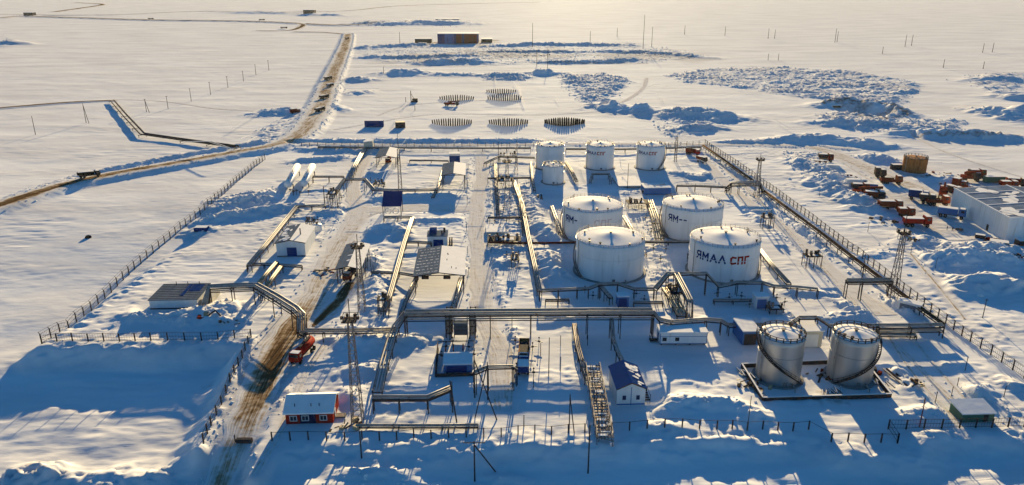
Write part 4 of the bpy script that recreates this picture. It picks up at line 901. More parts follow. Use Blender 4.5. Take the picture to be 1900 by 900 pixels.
# canopies
def canopy(px, py, W, D, H, rise, label, L_='roofgrey', R_='snow', posts=4, patches=0, seed=1, sideL=False):
    g = V(px, py); t = gable_bld('canopy', (g.x, g.y, 0), W, D, H, rise, 'wall', L_, R_, label, 'canopy', open_=True, posts=posts)
    if patches: roof_patches(t, W, D, H, rise, -1, patches, seed)
    return t
t = canopy(648, 527, 7.6, 23, 5.3, .9, 'narrow long loading canopy over a dark truck beside the dirt road', patches=4, posts=6)
m = MB(); 
for i in range(8): m.box((2.4, 2+i*2.6, 6.05-2.4*.237+.12), (1.2, .25, .1))
m.build('roof_mark', 'steel', t)
g = V(652, 520); 
t = canopy(816, 545, 15.4, 24, 6.2, 1.0, 'widest canopy, left roof slope dark grey with snow lines and right slope white', posts=5)
rd = random.Random(77)
for i in range(9):
    m = MB(); y = 1.2+i*2.6
    x = .6
    while x < 7.3:
        l_ = rd.uniform(.2, 1.1); xm = min(x+l_/2, 7.3); m.bar((-x, y+rd.uniform(-.1, .1), 7.2-x*.13+.15), (-min(x+l_, 7.5), y+rd.uniform(-.1, .1), 7.2-min(x+l_, 7.5)*.13+.15), rd.uniform(.12, .4), .06); x += l_+rd.uniform(.15, .9)
    m.build('snow_line', 'snow', t)
for i in range(5):
    m = MB(); x = rd.uniform(2, 6); y = rd.uniform(2, 18); m.box((x, y, 7.2-x*.13+.15), (.25, rd.uniform(.6, 2.0), .07)); m.build('roof_mark', 'roofgrey', t)
for k, (dx, dy) in enumerate(((-4.6, 1.0), (2.2, 1.2))):
    p = Vector(t.location); q = thing('heater_unit', (p.x+dx, p.y+dy+1, 4.6), ('small dark unit hung under the left front of the widest canopy', 'small dark unit hung under the right front of the widest canopy')[k], 'heater')
    MB().box((0, 0, 0), (2.2, .8, .8)).bar((-.8, 0, .3), (-.8, 0, 1.2), .1).bar((.8, 0, .3), (.8, 0, 1.2), .1).build('casing', 'dark', q)
canopy(717, 312, 10.2, 20, 5.6, 1.0, 'rearmost canopy next to the gate hut, a red tank under it', posts=4)
canopy(842, 353, 10.4, 22, 7.2, .9, 'tall canopy with a blue box behind it, between the yard and the plant road', posts=3)
g = V(843, 312); t = thing('blue_cabin', (g.x, g.y+4, 0), 'dark blue box cabin behind the tall canopy', 'cabin', rz=YAW); MB().box((0, 0, 3.8), (5.4, 4, 6.4)).build('wall', 'blue', t); MB().box((0, 0, 7.1), (5.8, 4.4, .25)).build('roof', 'snow', t); MB().box((0, -2.05, 2.2), (1.2, .1, 2.2)).build('door', 'dark', t)
g = V(728, 402); t = thing('blue_canopy', (g.x, g.y, 0), 'small steep canopy with a blue sloping roof over round pipe coils', 'canopy', rz=YAW)
m = MB()
for x in (-3.7, 3.7):
    for y in (0, 7): m.bar((x, y, -.4), (x, y, 4.6 if y == 0 else 8.2), .25)
    m.bar((x, 0, 4.5), (x, 7, 8.1), .2)
m.bar((-3.7, 0, .3), (3.7, 0, .3), .2).bar((-3.7, 0, 4.5), (3.7, 0, 4.5), .2); m.build('frame', 'dark', t)
m = MB(); m.v = [(-4, -.5, 4.5), (4, -.5, 4.5), (4, 7.6, 8.6), (-4, 7.6, 8.6), (-4, -.5, 4.7), (4, -.5, 4.7), (4, 7.6, 8.8), (-4, 7.6, 8.8)]; m.f = [(0, 3, 2, 1), (4, 5, 6, 7), (0, 1, 5, 4), (1, 2, 6, 5), (2, 3, 7, 6), (3, 0, 4, 7)]; m.m = [0]*6; m.build('roof', 'blue', t)
for cx in (-1.7, 1.4):
    pts = [(cx+1.2*math.cos(a), 1.5, 2+1.2*math.sin(a)) for a in [2*math.pi*i/18 for i in range(19)]]; MB().tube(pts, .2, 6, False).build('pipe_coil', 'white', t, smooth=True)
g = V(812, 459); t = thing('pump_house', (g.x, g.y, 0), 'little white pump house with a wide blue door and dark roof units', 'pump house', rz=YAW)
MB().box((0, 3, 2), (7.2, 6, 4.4)).build('wall', 'wall', t); MB().box((0, 3, 4.35), (7.6, 6.4, .3)).build('roof', 'roofgrey', t); MB().box((.3, -.05, 1.5), (3.6, .1, 3.0)).build('door', 'blue', t)
MB().box((-1.6, 3.5, 5.3), (2.6, 3, 1.7)).build('roof_unit', 'blue', t); m = MB(); m.tube([(2.5, 4, 4.4), (2.5, 4, 6.2)], .4, 8).tube([(1.6, 2, 4.4), (1.6, 2, 5.8)], .25, 8); m.build('roof_vent', 'dark', t)
for x in (4.4, 5.2): MB().box((x, 2, 1.3), (.5, 3, 2.8)).build('side_unit', 'dark', t)
# gate hut
g = V(684, 280); t = thing('gate_hut', (g.x, g.y, 0), 'small pale gate hut with a snowy lean roof at the rear fence', 'hut', rz=YAW); MB().box((0, 2, 2.4), (5, 4, 5.2)).build('wall', 'palewall', t); MB().prism([(-2.8, 4.9), (2.8, 5.6), (2.8, 5.9), (-2.8, 5.2)], -.3, 4.3).build('roof', 'snow', t); MB().box((-1, -.05, 1.1), (1, .1, 2.2)).build('door', 'dark', t)
# warehouse on the right edge
p0 = V(1864, 447); p1 = V(1763, 387); dv = (p1-p0).normalized(); L = (p1-p0).length; pr = Vector((dv.y, -dv.x, 0)); Wd = 42; Hh = 9.0
t = thing('warehouse', tuple(p0), 'big pale blue white warehouse cut off by the right edge, low snowy roof', 'warehouse')
rz = math.atan2(pr.y, pr.x); t.rotation_euler.z = rz
MB().prism([(0, -.5), (Wd, -.5), (Wd, Hh), (Wd/2, Hh+1.6), (0, Hh)], 0, L).build('wall', 'white', t)
m = MB(); m.v = [(.3, .3, Hh+.03), (Wd/2, .3, Hh+1.63), (Wd/2, L-.3, Hh+1.63), (.3, L-.3, Hh+.03), (Wd-.3, .3, Hh+.03), (Wd-.3, L-.3, Hh+.03)]; m.f = [(0, 1, 2, 3), (1, 4, 5, 2)]; m.m = [0, 0]; m.build('roof', 'bluegrey', t)
m = MB()
for k in range(1, 5): m.bar((.3, L*k/5, Hh+.12), (Wd/2, L*k/5, Hh+1.74), .5, .2)
m.build('snow_strip', 'snow', t)
rd = random.Random(31)
for i in range(16):
    m = MB()
    cx = rd.uniform(2, Wd/2-2); cy = rd.uniform(2, L-3); k = 9; a = rd.uniform(1, 4.0); b = rd.uniform(1.2, 5); n0 = len(m.v)
    for j in range(k):
        th = 2*math.pi*j/k; rr = rd.uniform(.6, 1.1); x = min(Wd/2-.3, max(.5, cx+a*rr*math.cos(th))); y = min(L-.5, max(.5, cy+b*rr*math.sin(th))); m.v.append((x, y, Hh+1.6*x/(Wd/2)+.07+.012*i))
    m.f.append(tuple(range(n0, n0+k))); m.m.append(0); m.build('snow_patch', 'snow', t)
m = MB(); m.bar((-.1, -.1, Hh+.15), (-.1, L+.1, Hh+.15), .5, .35).bar((-.1, -.12, Hh+.15), (Wd/2, -.12, Hh+1.75), .4, .35).bar((Wd/2, 0, Hh+1.8), (Wd/2, L, Hh+1.8), .5, .3); m.build('parapet', 'snow', t)
m = MB()
for k in range(1, 30): m.box((-.03, L*k/30, Hh/2), (.05, .1, Hh))
m.build('cladding_seam', 'wall', t); MB().box((12, -.05, 2.5), (5, .12, 5)).build('door', 'lblue', t); MB().box((-.06, L*.3, 1.2), (.1, 1.4, 2.4)).build('door', 'dark', t)
# dark low hut bottom right
g = V(1813, 783); z0 = gh(g.x, g.y); t = thing('low_hut', (g.x, g.y, z0-.2), 'dark low hut half buried in snow near the lower right fence', 'hut', rz=YAW)
MB().prism([(-3.7, -.5), (3.7, -.5), (3.7, 2.3), (-3.7, 2.3)], 0, 4.6).build('wall', 'green', t); m = MB(); m.v = [(-4, -.3, 2.3), (4, -.3, 2.3), (4, 5, 2.9), (-4, 5, 2.9), (-4, -.3, 2.55), (4, -.3, 2.55), (4, 5, 3.2), (-4, 5, 3.2)]; m.f = [(0, 3, 2, 1), (4, 5, 6, 7), (0, 1, 5, 4), (1, 2, 6, 5), (2, 3, 7, 6), (3, 0, 4, 7)]; m.m = [0]*6; m.build('roof', 'snow', t); MB().box((1.8, -.04, 1.1), (1, .08, 1.9)).build('door', 'dark', t)
# small cabins behind the silver tanks and cabinets in the tank field
def cabin(name, px, py, W, D, H, wall, door, label, cat='cabin', roof='snow', rz=YAW, stilts=True):
    g = V(px, py); t = thing(name, (g.x, g.y, .3), label, cat, rz=rz)
    MB().box((0, D/2, H/2), (W, D, H)).build('wall', wall, t); MB().box((0, D/2, H+.14), (W+.4, D+.4, .28)).build('roof', roof, t)
    if door: MB().box((-W*.05, -.04, H*.42), (W*.72, .08, H*.8)).build('door', door, t)
    if stilts:
        m = MB()
        for x in (-W*.4, W*.4):
            for y in (.3, D-.3): m.bar((x, y, -.8), (x, y, 0), .25)
        m.build('stilt', 'dark', t)
    return t
cabin('equipment_cabin', 1392, 642, 4.6, 8, 4.0, 'lblue', 'dark', 'pale blue cabin standing just left behind the left silver tank')
cabin('equipment_cabin', 1503, 646, 6.0, 7, 4.6, 'palewall', 'wall', 'cream walled cabin seen between the two silver tanks')
cabin('equipment_cabin', 1508, 600, 9.5, 4, 1.2, 'wall', None, 'low snow topped box behind the cream walled cabin', stilts=False)
cabin('control_cabinet', 1156, 571, 3.4, 3.0, 3.2, 'lblue', 'blue', 'square blue doored cabinet in front of the unlettered big tank', 'cabinet')
cabin('control_cabinet', 1413, 575, 3.8, 3.2, 3.8, 'wall', 'lblue', 'white cabinet with a bright blue door in front of the fully lettered tank', 'cabinet')
cabin('valve_shelter', 1220, 362, 12, 8, 3.0, 'lblue', None, 'flat snowy shelter behind the rear pair of big tanks', 'shelter')
cabin('tank_pit_cover', 1170, 350, 11, 18, .9, 'concrete', None, 'flat snow covered slab in front of the rear tank row', 'slab', stilts=False)
cabin('electrical_cabin', 1684, 582, 6.0, 2.6, 3.0, 'wall', 'roofgrey', 'grey container cabin tucked under the fence side pipeline near the right corner', rz=R(-40))
cabin('loading_cabin', 850, 693, 7.0, 6, 2.2, 'lblue', 'blue', 'pale blue cabin at the near end of the loading bay below the air cooler')
cabin('pump_deck_cover', 920, 437, 7.0, 9, 1.0, 'palewall', None, 'snow topped pallet cover on the central pump deck', 'cover', stilts=False)
# loading bay frame
p = V(848, 680); t = thing('loading_bay', tuple(p), 'open steel loading bay with low walls around the pale blue cabin', 'loading bay', rz=YAW)
m = MB()
for x in (-5.2, 4.4):
    for y in (-5, 2, 9): m.bar((x, y, -.3), (x, y, 2.6), .2)
    m.bar((x, -5, 2.6), (x, 9, 2.6), .2); m.bar((x, -5, 1.2), (x, 9, 1.2), .16)
for y in (2, 9): m.bar((-5.2, y, 2.6), (4.4, y, 2.6), .18)
m.build('frame', 'dark', t); m = MB(); m.bar((-5.2, -5, .3), (4.4, -5, .3), .4, 1.0).bar((-5.2, -5, .3), (-5.2, 9, .3), .4, 1.0); m.build('kerb_wall', 'dark', t)
m = MB()
for x in (-3, -1, 1.5): m.tube([(x, 5, 0), (x, 5, 2.2), (x, 8, 2.2)], .16, 6)
m.build('pipe', 'rustred', t)
# far buildings
a, b = V(812, 81), V(887, 81); L = (b-a).length; t = thing('far_workshop', tuple(a), 'long far workshop with blue and orange striped walls', 'workshop')
W4 = [('blue', 0, .18), ('lblue', .18, .40), ('blue', .40, .46), ('orange', .46, .60), ('blue', .60, .66), ('orange', .66, .97), ('blue', .97, 1)]
for i, (c, u0, u1) in enumerate(W4): MB().box((L*(u0+u1)/2, 14, 6.2), (L*(u1-u0)-.01, 28, 14.5)).build('wall_panel', c, t)
MB().prism([(-.8, 13.4), (L+.8, 13.4), (L+.8, 14.2), (-.8, 14.2)], -1, 29).build('roof', 'snow', t)
m = MB()
for i in range(1, 8): m.box((L*i/8, -.1, 5), (.5, .2, 10))
m.build('pilaster', 'dark', t)
for (x0, x1, y, h, lab, mt) in ((712, 735, 45, 5, 'low dark far hut on the left of the blue strip', 'dark'), (752, 764, 44, 6, 'narrow far hut in the middle of the blue strip', 'wood'), (770, 800, 80, 6, 'low dark hut left of the striped workshop', 'dark'), (893, 913, 79, 5, 'low dark hut right of the striped workshop', 'wood'), (44, 60, 29, 7, 'tiny far hut on the winter track at the far left', 'dark'), (808, 852, 43, 8, 'low far shed on the dark strip behind the striped workshop', 'roofgrey'), (563, 584, 28, 12, 'small far dark building beside the farthest snow track', 'dark'), (1530, 1560, 199, 1.5, 'low dark timber edge beside the snowy hollow', 'wood')):
    a, b = V(x0, y), V(x1, y); L = (b-a).length; t = thing('far_shed', tuple(a), lab, 'shed'); MB().box((L/2, 8 if h > 3 else 1, h/2-.3), (L, 16 if h > 3 else 2, h)).build('wall', mt, t); MB().box((L/2, 8 if h > 3 else 1, h), (L+1, 17 if h > 3 else 2.4, .6)).build('roof', 'snow', t)

# ------------------------------------------------------------------ masts, poles, fences
def mast(px, py, H, label, w0=2.0, w1=.9, plat=True, spike=5, col='steel', br=.11):
    g = GT(px, py); t = thing('floodlight_mast', tuple(g), label, 'mast'); m = MB(); n = int(H/2.4); cs = ((-1, -1), (1, -1), (1, 1), (-1, 1))
    def P(i, c): u = i/n; ww = (w0*(1-u)+w1*u)/2; return Vector((c[0]*ww, c[1]*ww, -.5+(H+.5)*u))
    for c in cs: m.bar(P(0, c), P(n, c), .17)
    m.build('leg', col, t); m = MB()
    for i in range(n):
        for k in range(4):
            c, d = cs[k], cs[(k+1) % 4]; m.bar(P(i, c), P(i+1, d), br*.8) if i % 2 else m.bar(P(i, d), P(i+1, c), br*.8)
            m.bar(P(i+1, c), P(i+1, d), br)
    m.build('lattice', col, t)
    if plat:
        m = MB(); m.box((0, 0, H), (3.0, 3.0, .18)); 
        for c in cs:
            m.bar((c[0]*1.5, c[1]*1.5, H), (c[0]*1.5, c[1]*1.5, H+1.1), .09)
        for k in range(4): c, d = cs[k], cs[(k+1) % 4]; m.bar((c[0]*1.5, c[1]*1.5, H+1.1), (d[0]*1.5, d[1]*1.5, H+1.1), .09)
        m.build('platform', 'dark', t)
        for k in range(6):
            a = k*math.pi/3; m = MB(); m.box((1.7*math.cos(a), 1.7*math.sin(a), H+.5), (.6, .5, .6), a); m.build('floodlight', 'dark', t)
    MB().bar((0, 0, H), (0, 0, H+spike), .16).build('lightning_rod', 'dark', t)
    return t
mast(672, 577, 20, 'lattice floodlight mast beside the long loading canopy and dark truck', spike=4)
mast(664, 782, 25, 'lattice floodlight mast right behind the red house', spike=5, w0=2.4)
mast(1403, 366, 17, 'lattice floodlight mast at the pipe portal over the patrol road', spike=3)
mast(1655, 553, 21, 'tall lattice floodlight mast on the right fence by the high pipe bridge', spike=6, w0=2.4)
mast(941, 386, 20, 'central lattice mast standing by the valve frames left of the short snowy tank', w0=2.6, spike=8, col='steel')
mast(743, 356, 20, 'slender lattice mast between the two rear canopies', w0=1.6, spike=7, plat=False)
mast(1253, 300, 13, 'slender mast behind the right rear tank', w0=1.2, spike=2, plat=False)
# valve stands: raised decks of dark drums on thin legs
def stand(px, py, W, D, H, label, n=8, seed=1, name='valve_stand', cat='valve stand'):
    g = V(px, py); rd = random.Random(seed); t = thing(name, (g.x, g.y, 0), label, cat, rz=YAW)
    for x in (-W/2, 0, W/2):
        for y in (0, D): MB().bar((x, y, -.4), (x*1.0, y, H), .2).build('leg', 'dark', t)
    m = MB(); m.box((0, D/2, H), (W+.4, D+.4, .2))
    for x in (-W/2, W/2):
        m.bar((x, 0, H), (x, 0, H+1.1), .08); m.bar((x, D, H), (x, D, H+1.1), .08); m.bar((x, 0, H+1.1), (x, D, H+1.1), .08)
        m.bar((x, 0, .5), (x, D, H-.3), .1)
    m.build('deck', 'dark', t)
    for i in range(n):
        x = rd.uniform(-W/2+.4, W/2-.4); y = rd.uniform(.4, D-.4); m = MB(); h = rd.uniform(.8, 1.7); m.tube([(x, y, H), (x, y, H+h)], rd.uniform(.25, .45), 8).box((x, y, H+h+.15), (.7, .4, .3)); m.build('valve', rd.choice(['dark', 'steel', 'dark']), t)
    MB().box((0, D/2, H+.13), (W*.6, D*.6, .08)).build('snow_cap', 'snow', t)
    return t
stand(1425, 424, 4.2, 3, 4.2, 'dark valve cluster on stilts, upper one beside the patrol road', seed=1)
stand(1509, 498, 5.2, 3.5, 4.2, 'dark valve cluster on stilts, lower one beside the patrol road', seed=2)
stand(938, 352, 7.5, 6, 4, 'dark crowded valve deck at the foot of the central lattice mast', 12, 3)
stand(943, 307, 8.5, 5, 5, 'snow topped valve deck nearest the rear pipe rack', 8, 4)
stand(936, 458, 12, 5, 2.2, 'long low dark pump deck left of the big tanks', 14, 5, 'pump_deck', 'pump deck')
stand(956, 500, 2.5, 5, 3.4, 'narrow dark valve frame in the snow field below the pump deck', 5, 6)
stand(1185, 388, 9, 6, 2.4, 'valve frame between the rear pair of big tanks', 9, 7)
stand(618, 388, 4, 6, 6.5, 'tall dark valve frame at the left leg of the service road portal', 8, 8)
stand(1258, 560, 4, 7, 2.6, 'dense valve frame under the tall pipe trestle', 12, 9)
stand(703, 348, 5, 3, 1.6, 'dark pump group in the snow right of the service road portal', 6, 10)
stand(712, 590, 3, 3, 5.6, 'steel valve frame at the near end of the open yard pipe line', 4, 11)
stand(1000, 372, 3, 2, .8, 'single low dark pump beside the curved pipe line', 3, 12)
stand(640, 500, 4, 3, 2.5, 'dark pipework at the left of the long loading canopy', 4, 14)
stand(1440, 585, 4, 3, 1.8, 'small dark manifold right of the white cabinet with the bright blue door', 4, 15)
stand(575, 420, 3, 3, 2.0, 'small snowy equipment group behind the white gabled building', 4, 16)
stand(1075, 500, 2, 3, 3.0, 'stair frame at the left foot of the unlettered big tank', 3, 17)
stand(1283, 490, 2, 2, 3.0, 'stair frame at the left foot of the fully lettered tank', 3, 18)
# drum tank beside the pipes left of the white building
g = V(589, 428); t = thing('drum_tank', tuple(g), 'small pale drum tank behind the white gabled building', 'tank'); MB().lathe([(1.9, -.3), (1.9, 2.4), (1.7, 2.6), (.01, 2.8)], 24).build('shell', 'wall', t, smooth=True); MB().tube([(0, 0, 2.6), (0, 0, 3.6)], .4, 8).build('vent', 'dark', t)

def pole(px, py, H, label, lean=0, r=.13, group=None, brace=None, arm=None, mt='dark', name='pole', cat='pole', terr=True):
    g = GT(px, py) if terr else V(px, py); t = thing(name, tuple(g), label, cat, group)
    MB().tube([(0, 0, -.6), (lean, 0, H)], [r, r*.75], 8).build('shaft', mt, t)
    if brace: MB().tube([(brace[0], brace[1], -.6), (lean, 0, H*.92)], r*.85, 8).build('brace', mt, t)
    if arm: MB().bar((-arm, 0, H-.3), (arm, 0, H-.3), .14).build('crossarm', mt, t)
    return t
pole(1091, 878, 11.5, 'tall bare pole at the bottom edge, nearest to the steel gangway', r=.17, name='utility_pole')
pole(671, 850, 6.5, 'short bare pole in blue shade in front of the red house', r=.17, name='utility_pole')
pole(881, 893, 9.5, 'H armed wooden pole with a long slanting brace at the bottom edge', r=.17, brace=(4.6, 3.0), arm=2.2, name='utility_pole')
pole(1056, 798, 9, 'braced pole beside the front fence, left of the steel gangway', brace=(1.1, -1.2), name='utility_pole')
pole(972, 792, 3, 'short stub pole just behind the front fence', name='utility_pole')
pole(1388, 786, 7, 'slim dark pole standing on a snow bank before the silver tanks', r=.1, name='utility_pole')
pole(1706, 792, 7, 'reddish pole in the lower right snow', mt='rustred', name='utility_pole')
pole(1823, 590, 6, 'lone lamp pole in the snow beyond the right fence', arm=.5, name='lamp_pole', cat='lamp pole')
pole(1018, 700, 11, 'tall thin post in the sunlit yard right of the blue truck', r=.12, name='lamp_pole', cat='lamp pole', terr=False)
pole(881, 738, 11, 'left leg post of the small pipe bridge with a long right brace', r=.17, brace=(5.6, -9.5), name='braced_post', cat='post')
pole(905, 742, 10, 'middle post of the small pipe bridge braced to the left', r=.15, brace=(-2.8, -8), name='braced_post', cat='post')
pole(848, 783, 10.5, 'slanted dark post under the right end of the near walkway', lean=-1.3, r=.17, name='braced_post', cat='post')
pole(840, 765, 8, 'shorter straight post beside the slanted post at the near walkway', r=.15, name='braced_post', cat='post')
pole(925, 330, 18, 'tall thin lightning pole left of the rear tanks', r=.16, name='lightning_pole', cat='pole')
pole(1164, 350, 12, 'thin lightning pole on the snow slab behind the big tanks', r=.13, name='lightning_pole', cat='pole')
pole(1592, 556, 15, 'lightning pole with splayed foot beside the high pipe bridge', r=.12, brace=(1.2, 1), name='lightning_pole', cat='pole')
pole(603, 383, 9, 'dark flare stack post at the left leg of the service road portal', r=.22, name='lightning_pole', cat='pole')
pole(1427, 430, 9, 'thin pole between the patrol road and the tanks', r=.1, name='lightning_pole', cat='pole')
pl = [(66, 250, 30), (160, 228, 32), (272, 208, 22), (312, 202, 22), (355, 188, 22), (391, 176, 22), (423, 163, 20), (452, 151, 18), (475, 139, 18), (499, 131, 18)]
FT = [(988, 86, 42), (1095, 76, 18), (1193, 90, 60), (1209, 87, 36), (996, 122, 30), (1016, 130, 40), (1425, 72, 18), (1437, 72, 16), (1549, 79, 24), (1553, 78, 18), (1679, 87, 20), (1691, 85, 18), (1823, 98, 15), (1841, 97, 15), (1425, 112, 12), (1444, 112, 12), (1345, 66, 16), (1270, 64, 16), (1750, 126, 14), (1824, 128, 12), (1637, 100, 12), (1145, 68, 16), (742, 80, 20), (712, 136, 12), (770, 205, 10), (753, 190, 10)]
for i, (x, y, h) in enumerate(pl):
    g = V(x, y); sc_ = (g.length/1400); t = pole(x, y, h*sc_*.98, 'one of the thin line poles marching across the open tundra beyond the left pipeline', r=.09+.0002*g.length, group='thin line poles across the left tundra', arm=.9 if i > 1 else None, brace=(3, -2) if i in (1, 2) else None, name='line_pole', cat='pole')
for i, (x, y, h) in enumerate(FT):
    g = V(x, y); sc_ = (g.length/1400); pole(x, y, h*sc_*.95, 'one of the thin far masts standing on the snow plain beyond the plant', r=.08+.00025*g.length, group='far masts on the snow plain', name='far_mast', cat='mast')

def fence(label, pix, H, step, z=None, name='fence', out=0, mt='dark', pr=.13, mesh=True, terr=True):
    P = [GT(*p) if terr else V(*p) for p in pix]; t = thing(name, tuple(P[0]), label, 'fence'); cnt = 0; ra = MB(); extra = MB()
    for si, (a, b) in enumerate(zip(P[:-1], P[1:])):
        L = (Vector(b)-Vector(a)).length; k = max(1, round(L/step)); prev = None; d = (b-a).normalized(); nn = Vector((d.y, -d.x, 0))
        for i in range(k+1):
            c = a.lerp(b, i/k); c.z = gh(c.x, c.y)
            if prev is not None:
                for hh in ((H-.08, H*.52, .3) if mesh else (H-.08,)): ra.bar(prev+Vector((0, 0, hh)), c+Vector((0, 0, hh)), .07)
                if mesh:
                    for j in range(1, 6): q = prev.lerp(c, j/6); ra.bar(q+Vector((0, 0, .25)), q+Vector((0, 0, H-.1)), .028)
                if out: ra.bar(prev+nn*out+Vector((0, 0, H+.45)), c+nn*out+Vector((0, 0, H+.45)), .05)
            if i < k or si == len(P)-2:
                m = extra if cnt >= 98 else MB(); m.bar(c-Vector((0, 0, .5)), c+Vector((0, 0, H)), pr*2)
                if out: m.bar(c+Vector((0, 0, H)), c+nn*out+Vector((0, 0, H+.5)), pr)
                if cnt < 98: m.build('post', mt, t, world=True)
                cnt += 1
            prev = c
    if extra.v: o = extra.build('post', mt, t, world=True); o['kind'] = 'stuff'
    ra.build('mesh_panel', mt, t, world=True)
    return t
fence('long left mesh fence running from the front left corner back to the road', [(78, 638), (250, 500), (380, 390), (450, 330), (492, 296)], 3.0, 4.6, out=-.4)
fence('left part of the front fence crossing lit and shaded snow to the dirt road', [(78, 638), (280, 632), (466, 625)], 2.4, 4.2)
fence('side fence following the dirt road past the red house', [(466, 626), (450, 665), (420, 730), (392, 790), (378, 822)], 2.4, 4.2)
fence('front fence in blue shade from the red house to the steel gangway', [(505, 818), (640, 818), (800, 814), (930, 810), (1085, 802)], 2.2, 3.6, mesh=False)
fence('front fence from the steel gangway to its jog before the silver tanks', [(1135, 800), (1330, 796), (1500, 797), (1542, 820), (1665, 822)], 2.2, 3.6, mesh=False)
fence('short bent fence piece joining the lower right front fence', [(1665, 822), (1648, 796), (1780, 794), (1900, 792), (1960, 791)], 2.4, 3.8)
fence('long right mesh fence from the rear corner down to the right edge', [(1308, 268), (1400, 332), (1500, 405), (1600, 480), (1700, 560), (1800, 634), (1900, 702), (1960, 742)], 2.8, 4.0, out=.4)
fence('rear fence between the two snow banks along the back road', [(560, 272), (680, 273), (990, 272)], 2.4, 4.5)
fence('rear fence behind the right rear tanks', [(1240, 272), (1308, 268)], 2.4, 4.0)
pg = V(447, 821); t = thing('gate_barrier', tuple(GT(447, 821)), 'small dark road barrier box beside the dirt road near the front', 'barrier'); MB().box((.8, 0, .5), (3.4, .8, 1.0)).build('housing', 'dark', t);  MB().bar((-1.2, 0, -.5), (-1.2, 0, 1.9), .2).build('post', 'dark', t)

# ------------------------------------------------------------------ steel gangway (long scaffold walkway in front)
a = V(1099, 700); b = V(1122, 826); t = thing('steel_gangway', tuple(a), 'long cluttered steel scaffold gangway descending to the front edge', 'gangway'); d = (b-a).normalized(); L = (b-a).length; nn = Vector((d.y, -d.x, 0)); rd = random.Random(4)
for k in range(9):
    c = a+d*L*k/8; m = MB(); hz = 3.2-1.2*k/8
    for s_ in (-1.7, 1.7): m.bar(c+nn*s_-Vector((0, 0, 4 if k > 6 else .5)), c+nn*s_+Vector((0, 0, hz+1.1)), .15)
    m.bar(c-nn*1.9+Vector((0, 0, hz)), c+nn*1.9+Vector((0, 0, hz)), .18); m.bar(c-nn*1.9+Vector((0, 0, 1)), c+nn*1.9+Vector((0, 0, hz)), .12)
    m.build('trestle', 'steel', t, world=True)
m = MB(); s2 = MB()
for s_ in (-1.7, 1.7):
    for h0 in (0, 1.1): m.bar(a+nn*s_+Vector((0, 0, 3.2+h0)), b+nn*s_+Vector((0, 0, 2.0+h0)), .12)
m.build('handrail', 'steel', t, world=True); m = MB()
for k in range(26):
    c = a+d*L*(k+.5)/26; hz = 3.2-1.2*k/26
    if rd.random() < .75: MB().bar(c-nn*1.6+Vector((0, 0, hz+.05)), c+nn*1.6+Vector((0, 0, hz+.05)), .5, .08).build('deck_plank', 'steel', t, world=True)
    for _ in range(3):
        e = c+nn*rd.uniform(-1.7, 1.7); MB().bar(e+Vector((0, 0, hz-1.6)), e+nn*rd.uniform(-.8, .8)+d*rd.uniform(-2, 2)+Vector((0, 0, hz+rd.uniform(.2, 1.3))), .13).build('brace', 'steel', t, world=True)
    if rd.random() < .4: MB().bar(c-nn*rd.uniform(.3, 1.6)+Vector((0, 0, hz+.16)), c+nn*rd.uniform(.3, 1.6)+Vector((0, 0, hz+.16)), rd.uniform(.3, .8), .12).build('snow_cap', 'snow', t, world=True)
for s_ in (-.7, 0, .7): MB().tube([a+nn*s_+Vector((0, 0, 2.5)), b+nn*s_+Vector((0, 0, 1.4))], .17, 6).build('pipe', 'pipe', t, world=True)
# small pit hatch and conveyor at the left front fence
g = V(400, 598); t = thing('excavator', (g.x-3, g.y, .3), 'small yellowish excavator with a red counterweight in snow by the front fence', 'excavator', rz=R(10))
m = MB(); m.box((0, -.9, .35), (3.2, .6, .8)).box((0, .9, .35), (3.2, .6, .8)); m.build('track', 'dark', t); MB().box((-.9, 0, 1.2), (2.0, 2.2, 1.1)).build('counterweight', 'red', t)
MB().box((.5, .5, 1.7), (1.2, 1.1, 1.9)).build('cab', 'yellow', t); m = MB(); m.bar((.6, 0, 1.4), (3.2, 0, 3.2), .35).bar((3.2, 0, 3.2), (4.6, 0, 1.2), .28); m.build('boom', 'dark', t); MB().box((4.6, 0, .9), (.8, 1.0, .7)).build('bucket', 'dark', t)

